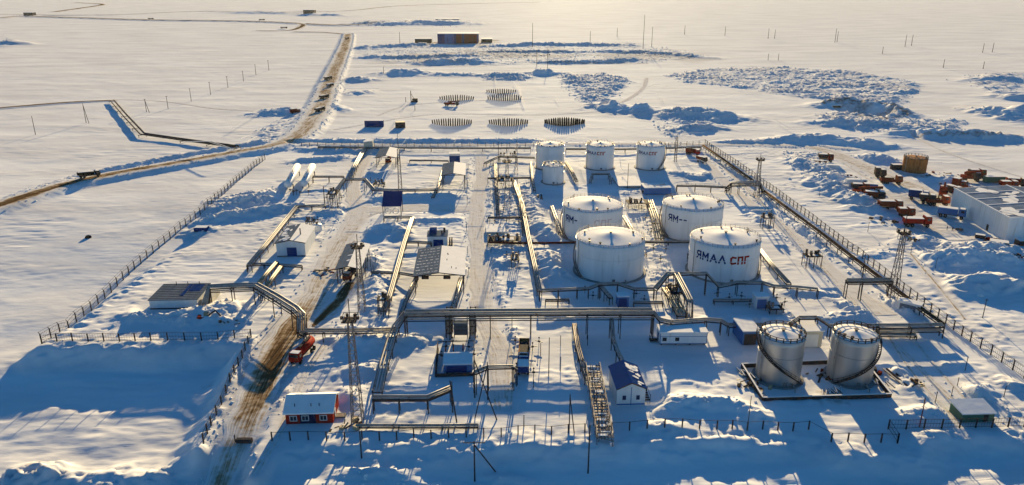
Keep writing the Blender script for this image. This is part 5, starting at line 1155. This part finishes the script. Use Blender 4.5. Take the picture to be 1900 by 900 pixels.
# ------------------------------------------------------------------ vehicles
def truck(px, py, label, rz=0, L=8.5, cab='orange', body='orange', kind='box', cat='truck', H=2.4, z=None, name=None):
    big = 1.22 if px > 1480 else (1.1 if py > 600 else 1.0); L = L*.84 if px > 1480 else L
    g = GT(px, py) if z is None else V(px, py, z)
    t = thing(name or {'box': 'box_truck', 'tank': 'tank_truck', 'flat': 'flatbed_truck', 'crane': 'crane_truck', 'dump': 'dump_truck'}[kind], tuple(g), label, cat, rz=rz); t.scale = (big, big, big*(1.22 if px > 1480 else 1.05))
    Wd = 2.5; cl = 2.2; x0 = -L/2; x1 = L/2      # nose towards +x
    MB().box((0, 0, .95), (L-.4, 1.1, .35)).build('chassis', 'dark', t)
    c = MB(); c.prism([(x1-cl, 1.0), (x1-.05, 1.0), (x1, 1.7), (x1-.35, 2.9), (x1-cl, 2.95)], -Wd/2, Wd/2); cb = c.build('cab', cab, t)
    MB().box((x1-.24, 0, 2.28), (.28, Wd-.35, .85)).build('windscreen', 'glass', cb)
    for s_ in (-1, 1): MB().box((x1-1.1, s_*(Wd/2+.01), 2.25), (1.0, .05, .7)).build('side_window', 'glass', cb)
    MB().box((x1-cl/2-.1, 0, 2.99), (cl-.7, Wd-.4, .08)).build('snow_cap', 'snow', cb)
    bl = L-cl-.3; bx = x0+bl/2
    if kind == 'box':
        MB().box((bx, 0, 1.15+H/2), (bl, Wd, H)).build('body', body, t); MB().box((bx, 0, 1.15+H+.06), (bl-.1, Wd-.1, .14)).build('snow_cap', 'snow', t)
    elif kind == 'tank':
        MB().tube([(x0, 0, 2.1), (x0+.2, 0, 2.1), (x0+bl-.2, 0, 2.1), (x0+bl, 0, 2.1)], [.7, 1.08, 1.08, .7], 20).build('tank_body', body, t, smooth=True)
        m = MB(); m.box((bx, 0, 3.22), (bl*.8, .7, .12)); m.tube([(bx, 0, 3.1), (bx, 0, 3.5)], .35, 8); m.build('walkway', 'dark', t)
    elif kind == 'flat':
        MB().box((bx, 0, 1.25), (bl, Wd, .25)).build('bed', body, t); m = MB()
        for s_ in (-1, 1): m.box((bx, s_*(Wd/2-.04), 1.65), (bl, .08, .6))
        m.box((x0+.04, 0, 1.65), (.08, Wd-.1, .6)).build('side_board', body, t); MB().box((bx, 0, 1.42), (bl*.8, Wd-.5, .15)).build('load', 'snow' if 'snow' in label else 'dark', t)
    elif kind == 'dump':
        m = MB(); m.prism([(x0-.2, 1.5), (x0+bl-.1, 1.35), (x0+bl+.2, 2.8), (x0-.5, 2.7)], -Wd/2, Wd/2); m.build('dump_body', body, t); MB().box((bx-.1, 0, 2.85), (bl-.2, Wd-.5, .12)).build('snow_cap', 'snow', t)
    elif kind == 'crane':
        MB().box((bx-.3, 0, 1.55), (bl-.3, Wd, .9)).build('crane_deck', body, t); MB().box((bx+.4, .5, 2.5), (1.7, 1.2, 1.3)).build('crane_cab', body, t)
        m = MB(); m.bar((bx-1.5, -.2, 2.7), (x1+.6, -.2, 3.5), .65, .7); m.build('boom', body, t)
    nx_ = 3 if L > 7 else 2
    for x in ([x1-1.2, x0+1.1, x0+2.5] if nx_ == 3 else [x1-1.1, x0+1.2]):
        for s_ in (-1, 1): wv = MB().tube([(x, s_*(Wd/2-.38), .55), (x, s_*(Wd/2+.02), .55)], .55, 14).build('wheel', 'black', t); MB().tube([(x, s_*(Wd/2+.02), .55), (x, s_*(Wd/2+.05), .55)], .25, 8).build('hub', 'steel', wv)
    return t
truck(167, 329, 'black truck driving on the raised main road at the left', R(24), 9.5, 'black', 'black', 'dump', z=1.9)
truck(563, 662, 'red tank truck parked at the near end of the twin pipe rack', R(-101), 9.5, 'red', 'red', 'tank', z=.1)
truck(972, 662, 'long truck with blue cab and brown load in the yard before the overhead rack', R(-92), 11.5, 'blue', 'rust', 'flat', z=.1)
truck(971, 688, 'short dark blue tank trailer behind the pale brown load', R(90), 6, 'blue', 'blue', 'box', 'trailer', 1.4, z=.1)
truck(651, 516, 'dark rusty red truck standing under the long loading canopy', R(-100), 8, 'rustred', 'dark', 'tank', z=.1)
truck(721, 303, 'small rusty red tank truck under the rearmost canopy', R(-90), 6, 'rustred', 'rustred', 'tank', z=.1)
truck(1285, 287, 'dull red truck in a snow bank just right of the rear tank row', R(-30), 8, 'red', 'rustred', 'tank', z=.4)
truck(1302, 301, 'black red truck on the patrol road next to the dull red one', R(-60), 6, 'dark', 'rustred', 'dump', z=.1)
truck(1652, 342, 'orange flatbed truck alone in the middle of the yard road', R(-8), 9.5, 'orange', 'orange', 'flat', z=.1)
truck(1606, 366, 'dirty orange crane truck in the left row of the yard', R(-22), 11, 'orange', 'rustred', 'crane', z=.2)
truck(1651, 390, 'rusty orange truck, third from the top in the left row of the yard', R(-5), 9, 'rustred', 'orange', 'dump', z=.2)
truck(1700, 420, 'bright red truck with a snow dusted top, nearest in the yard', R(-5), 10.0, 'red', 'red', 'box', 'truck', 1.2, z=.1)
truck(1703, 371, 'blue box trailer lying diagonally in the middle of the yard', R(-28), 8, 'lblue', 'blue', 'box', 'trailer', 1.9, z=.1)
truck(1738, 381, 'orange truck with a snowy open bed right of the blue box trailer', R(-8), 9, 'orange', 'rustred', 'flat', z=.1)
truck(1764, 404, 'long bright blue trailer with an orange top edge by the warehouse wall', R(-30), 10, 'lblue', 'lblue', 'box', 'trailer', 1.6, z=.1)
truck(1748, 365, 'red brown crawler crane with a raised arm near the warehouse corner', R(60), 8, 'rustred', 'rustred', 'crane', z=.1, name='crawler_crane')
truck(1767, 362, 'second red brown truck nosed against the crawler crane', R(-70), 7, 'rustred', 'dark', 'dump', z=.1)
truck(1587, 349, 'long pale bus like vehicle at the top of the left row', R(-6), 9, 'wall', 'wall', 'box', 'bus', 1.7, z=.2)
truck(1800, 336, 'dark cluttered machine beyond the warehouse', R(-8), 8, 'dark', 'rustred', 'crane', z=.2)
truck(1885, 347, 'dark brown machine cut by the right edge above the warehouse', R(-20), 8, 'dark', 'rustred', 'dump', z=.2)
for (x, y, rz_, l, c) in ((609, 148, 60, 9, 'dark truck topmost of the convoy on the curving main road'), (613, 161, 75, 9, 'second truck from the top of the convoy on the curving main road'), (602, 183, 60, 9, 'third truck of the convoy, halfway down the curving main road'), (594, 207, 65, 9, 'lowest truck of the convoy before the road bends left'), (527, 53, 0, 12, 'tiny far truck on the upper snow track'), (280, 36, 0, 12, 'tiny far truck on the long winter track, left one'), (486, 38, 0, 12, 'tiny far truck on the long winter track, right one'), (644, 73, 80, 9, 'tiny truck where the main road leaves to the upper track')):
    truck(x, y, c, R(rz_), l, 'black', 'dark', 'dump', z=1.7 if y > 60 else .6)
truck(548, 211, 'small rust red vehicle beside the snow heap left of the main road', R(40), 7, 'rustred', 'rustred', 'box', z=.2)
truck(838, 196, 'dark crane truck working beside the upper left pile cluster', R(-10), 11, 'dark', 'rustred', 'crane', z=.2)
# drilling rig
g = V(769, 190); t = thing('pile_driver', tuple(g), 'dark pile driver with a short mast on the snow field left of the pile clusters', 'pile driver'); m = MB(); m.box((0, -1.2, .5), (5, .8, 1)).box((0, 1.2, .5), (5, .8, 1)); m.build('track', 'black', t)
MB().box((.5, 0, 2), (4, 2.8, 2)).build('body', 'dark', t); m = MB(); m.bar((-2.6, 0, 0), (-2.6, 0, 9), .5); m.bar((0, 0, 2.5), (-2.6, 0, 7), .25); m.build('leader', 'dark', t); MB().bar((-2.6, 0, 0), (-9, 0, -1), .3).build('anchor_leg', 'dark', t)
def container(px, py, L, W, H, c, label, rz=0, roof='snow'):
    g = V(px, py); t = thing('container', (g.x, g.y, .15), label, 'container', rz=rz); MB().box((0, W/2, H/2), (L, W, H)).build('body', c, t); MB().box((0, W/2, H+.06), (L-.2, W-.2, .12)).build('snow_cap', roof, t)
    m = MB(); n = int(L/.8)
    for i in range(n): m.box((-L/2+(i+.5)*L/n, -.03, H/2), (L/n*.4, .06, H-.3))
    m.build('corrugation', c, t); MB().box((0, -.04, .1), (L, .1, .2)).build('sill', 'dark', t); return t
container(694, 236, 12.2, 2.6, 4.0, 'blue', 'dark blue container on the snow field behind the plant')
container(743, 238, 6.4, 5, 3.6, 'dark', 'small dark cabin container with brown snow top next to the dark blue container', R(8), 'yellow')
container(1846, 340, 9.2, 2.6, 2.9, 'green', 'green container beyond the warehouse')
container(1665, 316, 5, 3, 2.6, 'dark', 'dark low box beside the rusty brown tank')
container(1518, 308, 8, 3, 2.6, 'rustred', 'rust red long box at the top left of the vehicle yard', R(-14))
container(1545, 316, 6, 3, 2.4, 'wall', 'white box half buried right of the rust red long box', R(-14))
container(1825, 356, 8, 2.4, 1.6, 'dark', 'flat black box just behind the warehouse roof edge', R(-3))
container(1617, 352, 5, 3, 2.4, 'lblue', 'pale blue box behind the dirty orange crane truck', R(-18))
container(1852, 463, 6, 3.5, 2.6, 'steel', 'grey square equipment box at the near corner of the warehouse', R(-30))
container(1818, 443, 3.4, 2, 1.2, 'dark', 'pile of dark pipes and boxes at the warehouse wall', R(-30))
container(372, 431, 5, 3, 1.6, 'blue', 'dark blue box half buried beside the left fence')
container(1712, 443, 5.5, 2, .7, 'dark', 'flat dark pallet in front of the nearest red truck')
container(1900, 460, 4, 3, 2.4, 'dark', 'dark box at the right edge near the warehouse corner')
# piles set in the snow, in six clusters
pm = MB(); pm.prism([(-.32, -.3), (.32, -.3), (.32, 3.2), (.1, 3.9), (-.32, 3.6)], -.9, .9)
proto = None; k = 0
CL = [((801, 876), 233, 18, 4.6, 'wood', 'upright slab piles in the left cluster nearest the plant', 'one of the brown upright slab piles in the lower left cluster'),
      ((907, 980), 233, 18, 4.6, 'wood', 'upright slab piles in the middle cluster nearest the plant', 'one of the brown upright slab piles in the lower middle cluster'),
      ((1010, 1085), 233, 19, 5.0, 'black', 'black upright slab piles in the right cluster nearest the plant', 'one of the black upright slab piles in the lower right cluster'),
      ((815, 880), 188, 16, 4.0, 'wood', 'upright slab piles in the upper left cluster', 'one of the brown upright slab piles in the upper left cluster'),
      ((904, 968), 188, 16, 5.0, 'dark', 'upright slab piles in the upper right cluster', 'one of the dark upright slab piles in the upper right cluster'),
      ((902, 958), 175, 14, 3.6, 'wood', 'upright slab piles in the topmost small cluster', 'one of the small brown slab piles in the topmost cluster')]
for (x0, x1), y, n, h, mt, grp, lab in CL:
    src = None; rd = random.Random(x0)
    for i in range(n):
        u = (i+.5)/n; px = x0+(x1-x0)*u; g = V(px, y-4+(5.5 if y > 200 else 3)*math.sin(math.pi*u))
        if src is None:
            m = MB(); m.v = []; 
            hw_ = .56 if mt == 'black' else .42; m.prism([(-hw_, -.4), (hw_, -.4), (hw_*.85, h*.95), (.05, h*1.15), (-hw_*.85, h*.9)], -.5, .5)
            src = tag(m.build('slab_pile', mt), lab, 'pile', grp); o = src
        else: o = src.copy(); COL.objects.link(o)
        o.location = (g.x, g.y, g.z+.1); o.rotation_euler = (R(-6+rd.uniform(-3, 3)), R((u-.5)*16+rd.uniform(-3, 3)), R(12)); s_ = .45+.6*math.sin(math.pi*u); o.scale = (1, 1, s_)
        o['label'] = lab; o['category'] = 'pile'; o['group'] = grp

# ------------------------------------------------------------------ people by the trucks
def person(px, py, label, rz, step):
    g = V(px, py, .05); me = bpy.data.meshes.new('person'); V_ = [(0, 0, .95), (0, 0, 1.15), (0, 0, 1.42), (0, .02, 1.54), (0, .03, 1.62), (0, .03, 1.78),
        (.2, 0, 1.40), (.27, .02, 1.12), (.24, .14, .88), (-.2, 0, 1.40), (-.27, -.02, 1.12), (-.25, .05, .86),
        (.1, 0, .9), (.12, step*.5, .48), (.12, step*.6, .08), (.12, step*.6+.16, .05), (-.1, 0, .9), (-.12, -step*.4, .48), (-.12, -step*.8, .08), (-.12, -step*.8+.16, .05)]
    E = [(0, 1), (1, 2), (2, 3), (3, 4), (4, 5), (2, 6), (6, 7), (7, 8), (2, 9), (9, 10), (10, 11), (0, 12), (12, 13), (13, 14), (14, 15), (0, 16), (16, 17), (17, 18), (18, 19)]
    rr = [.17, .17, .19, .07, .11, .09, .09, .07, .05, .09, .07, .05, .11, .08, .06, .05, .11, .08, .06, .05]
    me.from_pydata(V_, E, []); o = bpy.data.objects.new('person', me); COL.objects.link(o)
    sk = o.modifiers.new('skin', 'SKIN'); sub = o.modifiers.new('sub', 'SUBSURF'); sub.levels = 1; sub.render_levels = 1
    for v, r_ in zip(me.skin_vertices[0].data, rr): v.radius = (r_, r_)
    me.skin_vertices[0].data[0].use_root = True
    me.materials.append(M['cloth']); o.location = tuple(g); o.rotation_euler = (0, 0, rz); tag(o, label, 'person', 'people in the yard'); return o
person(1757, 427, 'person in dark winter clothes standing left in the yard by the blue trailer', R(30), .2)
person(1767, 429, 'person in dark winter clothes standing right in the yard by the blue trailer', R(-60), .3)
g = V(1779, 428); t = thing('snowmobile', tuple(g), 'dark snowmobile next to the two people', 'snowmobile', rz=R(-20)); MB().prism([(-1.3, .3), (1.2, .3), (1.5, .6), (.6, 1.1), (-.2, .8), (-1.3, .85)], -.45, .45).build('body', 'dark', t); m = MB(); m.bar((.2, -.5, .1), (1.7, -.5, .12), .16, .06).bar((.2, .5, .1), (1.7, .5, .12), .16, .06); m.build('ski', 'black', t); MB().prism([(.55, 1.05), (.75, 1.0), (.5, 1.45)], -.35, .35).build('windshield', 'glass', t)
g = V(1690, 712); t = thing('timber_pallet', tuple(g), 'ochre pallet of planks in shade right of the silver tank dike', 'pallet'); m = MB()
for i in range(5): m.box((0, i*.35, .5+.02*i), (2.2, .25, .12))
m.build('planks', 'yellow', t); MB().box((0, .7, .25), (2.0, 1.2, .4)).build('skid', 'wood', t)
a, b = V(1638, 688), V(1676, 720); t = thing('steel_pipes', tuple(a), 'bundle of dark pipes lying in snow right of the right silver tank', 'pipes')
for k in range(3): MB().tube([a+Vector((k*.9, 0, .6)), b+Vector((k*.9, 0, .6))], .22, 8).build('pipe', 'dark' if k else 'pipe', t, world=True)
g = V(164, 441); MBs = tag(MB().lathe([(1.3, -.4), (1.1, .5), (.6, .9), (.01, 1.0)], 12).build('hatch_cover', 'black'), 'small round dark cover in the open snow left of the fence', 'cover'); MBs.location = tuple(GT(164, 441))

for (x, y, rz_, l, c, b, k, lab) in (
 (1622, 372, -15, 8, 'dark', 'rustred', 'dump', 'dark brown truck tucked against the dirty orange crane truck'),
 (1596, 357, -10, 7, 'rustred', 'dark', 'dump', 'dark truck half hidden behind the pale bus like vehicle'),
 (1720, 378, -25, 6, 'dark', 'dark', 'dump', 'small black truck between the blue box trailer and the open bed truck'),
 (1779, 352, -50, 6, 'rustred', 'rustred', 'box', 'rusty box truck in the gap behind the crawler crane'),
 (1812, 330, -5, 7, 'rustred', 'dark', 'dump', 'brown truck left of the green container'),
 (1632, 330, -10, 5, 'dark', 'dark', 'box', 'little dark van beside the yard road above the orange flatbed'),
 (1680, 404, -5, 6, 'rustred', 'rustred', 'dump', 'small rusty truck above the bright red one'),
 (1870, 352, -5, 7, 'rustred', 'rustred', 'dump', 'rusty brown truck behind the warehouse roof'),
 (1532, 300, -12, 7, 'rustred', 'dark', 'dump', 'dark rusty truck by the rust red long box')):
    truck(x, y, lab, R(rz_), l, c, b, k, z=.15)
def heap(px, py, rad, n, seed, label, mats=('dark', 'rustred', 'steel')):
    g = GT(px, py); rd = random.Random(seed); t = thing('scrap_heap', tuple(g), label, 'scrap heap')
    for i in range(n):
        a = rd.uniform(0, 6.28); q = rad*rd.random()**.6; c = Vector((math.cos(a)*q*1.5, math.sin(a)*q, rd.uniform(.1, .7))); e = Vector((rd.uniform(-1, 1), rd.uniform(-.6, .6), rd.uniform(-.1, .35)))*rd.uniform(.6, 1.5)
        (MB().bar(c-e, c+e, rd.uniform(.15, .5), rd.uniform(.1, .4)) if rd.random() < .6 else MB().box(c, (rd.uniform(.5, 1.6), rd.uniform(.5, 1.2), rd.uniform(.4, 1.1)), a)).build('scrap_piece', rd.choice(mats), t)
for i, (x, y, r_, n, lab) in enumerate(((1835, 446, 3, 14, 'heap of dark scrap between the warehouse wall and the grey equipment box'), (1700, 446, 3.5, 12, 'loose dark scrap before the bright red truck'), (1775, 345, 6, 16, 'rusty scrap heap behind the crawler crane'),
  (1570, 330, 5, 12, 'scrap heap near the buried white box'), (1740, 325, 7, 16, 'dark scrap strip right of the rusty tank'), (1895, 478, 4, 12, 'dark scrap on the right edge below the warehouse'), (1865, 338, 6, 14, 'scrap beyond the green container'),
  (1640, 410, 4, 10, 'scattered dark pieces left of the bright red truck'), (1400, 715, 3.2, 16, 'brown debris along the left inside edge of the silver tank dike'), (1622, 700, 3.5, 16, 'grey debris along the right inside edge of the silver tank dike'), (1520, 700, 3, 14, 'dark pipe debris between the feet of the silver tanks'),
  (785, 82, 12, 20, 'dark construction debris left of the striped workshop'), (905, 78, 12, 14, 'dark construction debris right of the striped workshop'), (1010, 104, 20, 24, 'long line of dark debris in the far churned strip'), (1200, 100, 22, 20, 'dark debris at the right of the far churned strip'), (700, 46, 30, 22, 'far dark debris left on the blue strip'), (835, 45, 28, 18, 'far dark debris beside the low far shed'), (60, 29, 30, 22, 'cluster of far dark equipment on the winter track'),
  (640, 790, 3, 10, 'brown rubbish right of the red house'), (1700, 715, 2, 8, 'ochre and dark pieces in the snow right of the dike'), (420, 600, 3, 8, 'dark pieces beside the excavator'), (595, 505, 4, 10, 'dark small equipment between the ochre pipes and the dirt road'))):
    heap(x, y, r_, n, 100+i, lab, ('wood', 'dark', 'yellow') if x in (1400, 640, 1700) else ('dark', 'wood', 'steel', 'dark', 'rustred'))
# small valve trees and marker posts, repeated through the plant
def valve_tree():
    t = thing('valve_tree', (0, 0, 0), 'small dark valve tree rising from the snow beside the pipes', 'valve'); MB().tube([(0, 0, -.5), (0, 0, 2.4)], .09, 6).build('stem', 'steel', t)
    MB().box((0, 0, 1.3), (.7, .35, .35)).build('valve_body', 'dark', t); MB().tube([(0, -.05, 2.4), (0, .05, 2.4)], .24, 8).build('hand_wheel', 'dark', t); MB().tube([(-1.2, 0, 1.3), (1.2, 0, 1.3)], .12, 6).build('branch_pipe', 'pipe', t)
    return t
proto = valve_tree(); first = True
VT = {'small valve trees among the central valve frames': ('small dark valve tree in the snow among the central valve frames', [(915, 312), (921, 330), (930, 345), (918, 362), (926, 376), (952, 368), (960, 392), (934, 398), (945, 410), (918, 416), (962, 420), (928, 428), (950, 470), (962, 480), (940, 482), (975, 405)]),
 'small valve trees between the big tanks': ('small dark valve tree in the pipe alley between the big tanks', [(1176, 380), (1190, 392), (1202, 385), (1212, 398), (1198, 410), (1215, 420), (1224, 404), (1208, 436), (1226, 452), (1212, 470), (1225, 488), (1235, 470)]),
 'small valve trees around the service road portal': ('small dark valve tree near the service road portal', [(606, 372), (622, 362), (634, 372), (628, 392), (616, 398), (702, 342), (712, 352), (688, 340), (698, 357), (590, 414)]),
 'small valve trees before the cabinets': ('small dark valve tree in the shade near the blue doored cabinets', [(1085, 545), (1100, 556), (1130, 560), (1180, 552), (1195, 562), (1330, 552), (1352, 560), (1375, 556), (1390, 572), (1440, 560), (1455, 568)]),
 'small valve trees by the loading bay': ('small dark valve tree around the loading bay and yard trucks', [(828, 650), (870, 650), (880, 665), (820, 668), (956, 640), (988, 650), (958, 690), (990, 700), (1000, 640), (840, 640)])}
for grp, (lab, ps) in VT.items():
    for (x, y) in ps:
        g = V(x, y); zz = gh(g.x, g.y)
        if first: o = proto; o.location = (g.x, g.y, zz); o['label'] = lab; o['group'] = grp; first = False
        else: o = copy_tree(proto, (g.x, g.y, zz), random.uniform(-.6, .6), lab, grp)
mp_ = MB().tube([(0, 0, -.5), (0, 0, 3.4)], .09, 6).build('marker_post', 'dark'); first = True
MP = {'thin posts beside the long loading canopy': ('thin upright post in the snow right of the long loading canopy', [(676, 505), (682, 500), (688, 496), (693, 507), (679, 516), (697, 492), (690, 520)]),
 'thin posts in the sunlit yard': ('thin upright post in the sunlit yard under the long overhead rack', [(1040, 640), (1003, 660), (1040, 690), (1090, 640), (960, 715), (990, 720)]),
 'thin posts along the plant road': ('thin upright post along the edge of the plant road', [(869, 320), (868, 350), (867, 380), (866, 430), (868, 470), (870, 510), (908, 320), (910, 360), (909, 420), (911, 470), (915, 520), (876, 620), (950, 612)]),
 'thin posts right of the silver tanks': ('thin upright post in the lit snow right of the silver tanks', [(1776, 716), (1765, 735), (1862, 738), (1790, 690), (1712, 760), (1735, 748)]),
 'thin posts in front of the right fence yard': ('thin upright post on the open snow beyond the right fence', [(1665, 445), (1690, 470), (1735, 500), (1610, 430), (1520, 365)])}
for grp, (lab, ps) in MP.items():
    for (x, y) in ps:
        g = V(x, y); zz = gh(g.x, g.y); o = mp_ if first else mp_.copy()
        if not first: COL.objects.link(o)
        first = False; o.location = (g.x, g.y, zz); o.scale = (1, 1, random.uniform(.6, 1.25)); tag(o, lab, 'post', grp)
rack('left pipe line feeding the central valve frames from behind', W3([(919, 304, 2.0), (921, 345, 2.0), (924, 396, 2.0)]), 1.4, 3, .2, 7, pm='steel')
rack('right pipe line of the central valve frames', W3([(961, 342, 2.4), (966, 375, 2.4), (972, 430, 2.0)]), 1.4, 3, .2, 7, pm='steel')
rack('short cross pipes through the central valve frames, upper ones', W3([(905, 330, 2.6), (935, 330, 2.6), (985, 329, 2.6)]), 1.0, 2, .2, 6, pm='steel')
rack('short cross pipes through the central valve frames, lower ones', W3([(905, 403, 2.0), (940, 403, 2.0), (980, 402, 2.0)]), 1.0, 2, .2, 6, pm='steel')
rack('pipe pair left of the short snow topped tank', W3([(985, 300, 2.0), (988, 330, 2.0), (992, 352, 2.0)]), 1.0, 2, .2, 6)
rack('crooked pipes right of the short snow topped tank', W3([(1050, 300, 2.0), (1062, 318, 2.6), (1070, 335, 2.0)]), 1.4, 3, .2, 6, pm='steel')
rack('low parallel pipes in the shade under the cabinets', W3([(1176, 560, 1.4), (1230, 560, 1.4)]), 1.0, 2, .2, 7)
rack('low parallel pipes in the shade left of the white cabinet', W3([(1325, 556, 1.6), (1360, 556, 1.6), (1400, 556, 1.6)]), 1.4, 2, .2, 7)
rack('small pipe frame in the lit snow at the left foot of the big tanks', W3([(1012, 556, 1.8), (1035, 556, 1.8), (1056, 555, 1.8)]), 1.0, 2, .18, 5, pm='steel')
mast(958, 322, 13, 'short lattice mast above the snow topped valve deck', w0=1.6, spike=4, plat=False)

p = V(1026, 338); t = thing('scaffolding', (p.x, p.y, 8.5), 'tangle of snowy scaffold poles standing on the short white tank', 'scaffolding'); rd = random.Random(12)
for i in range(22):
    a0 = rd.uniform(0, 6.28); q = rd.uniform(2, 5.2); c = Vector((q*math.cos(a0), q*math.sin(a0), .6)); e = Vector((rd.uniform(-1.8, 1.8), rd.uniform(-1, 1), rd.uniform(.3, 2.2)))
    MB().bar(c, c+e, .12).build('scaffold_pole', 'wall' if i % 2 else 'steel', t)
# ------------------------------------------------------------------ the cold air itself
m, nt2, b_ = newmat('haze'); nt2.nodes.remove(b_); pv = nt2.nodes.new('ShaderNodeVolumePrincipled'); pv.inputs['Color'].default_value = (.80, .88, 1.0, 1); pv.inputs['Density'].default_value = .000016; pv.inputs['Anisotropy'].default_value = .45
nt2.links.new(pv.outputs[0], nt2.nodes['Material Output'].inputs['Volume'])
hz = MB().box((0, 9600, 65), (34000, 22000, 160)).build('haze', m); hz['kind'] = 'stuff'; hz['label'] = 'thin cold haze over the snow plain'; hz['category'] = 'haze'
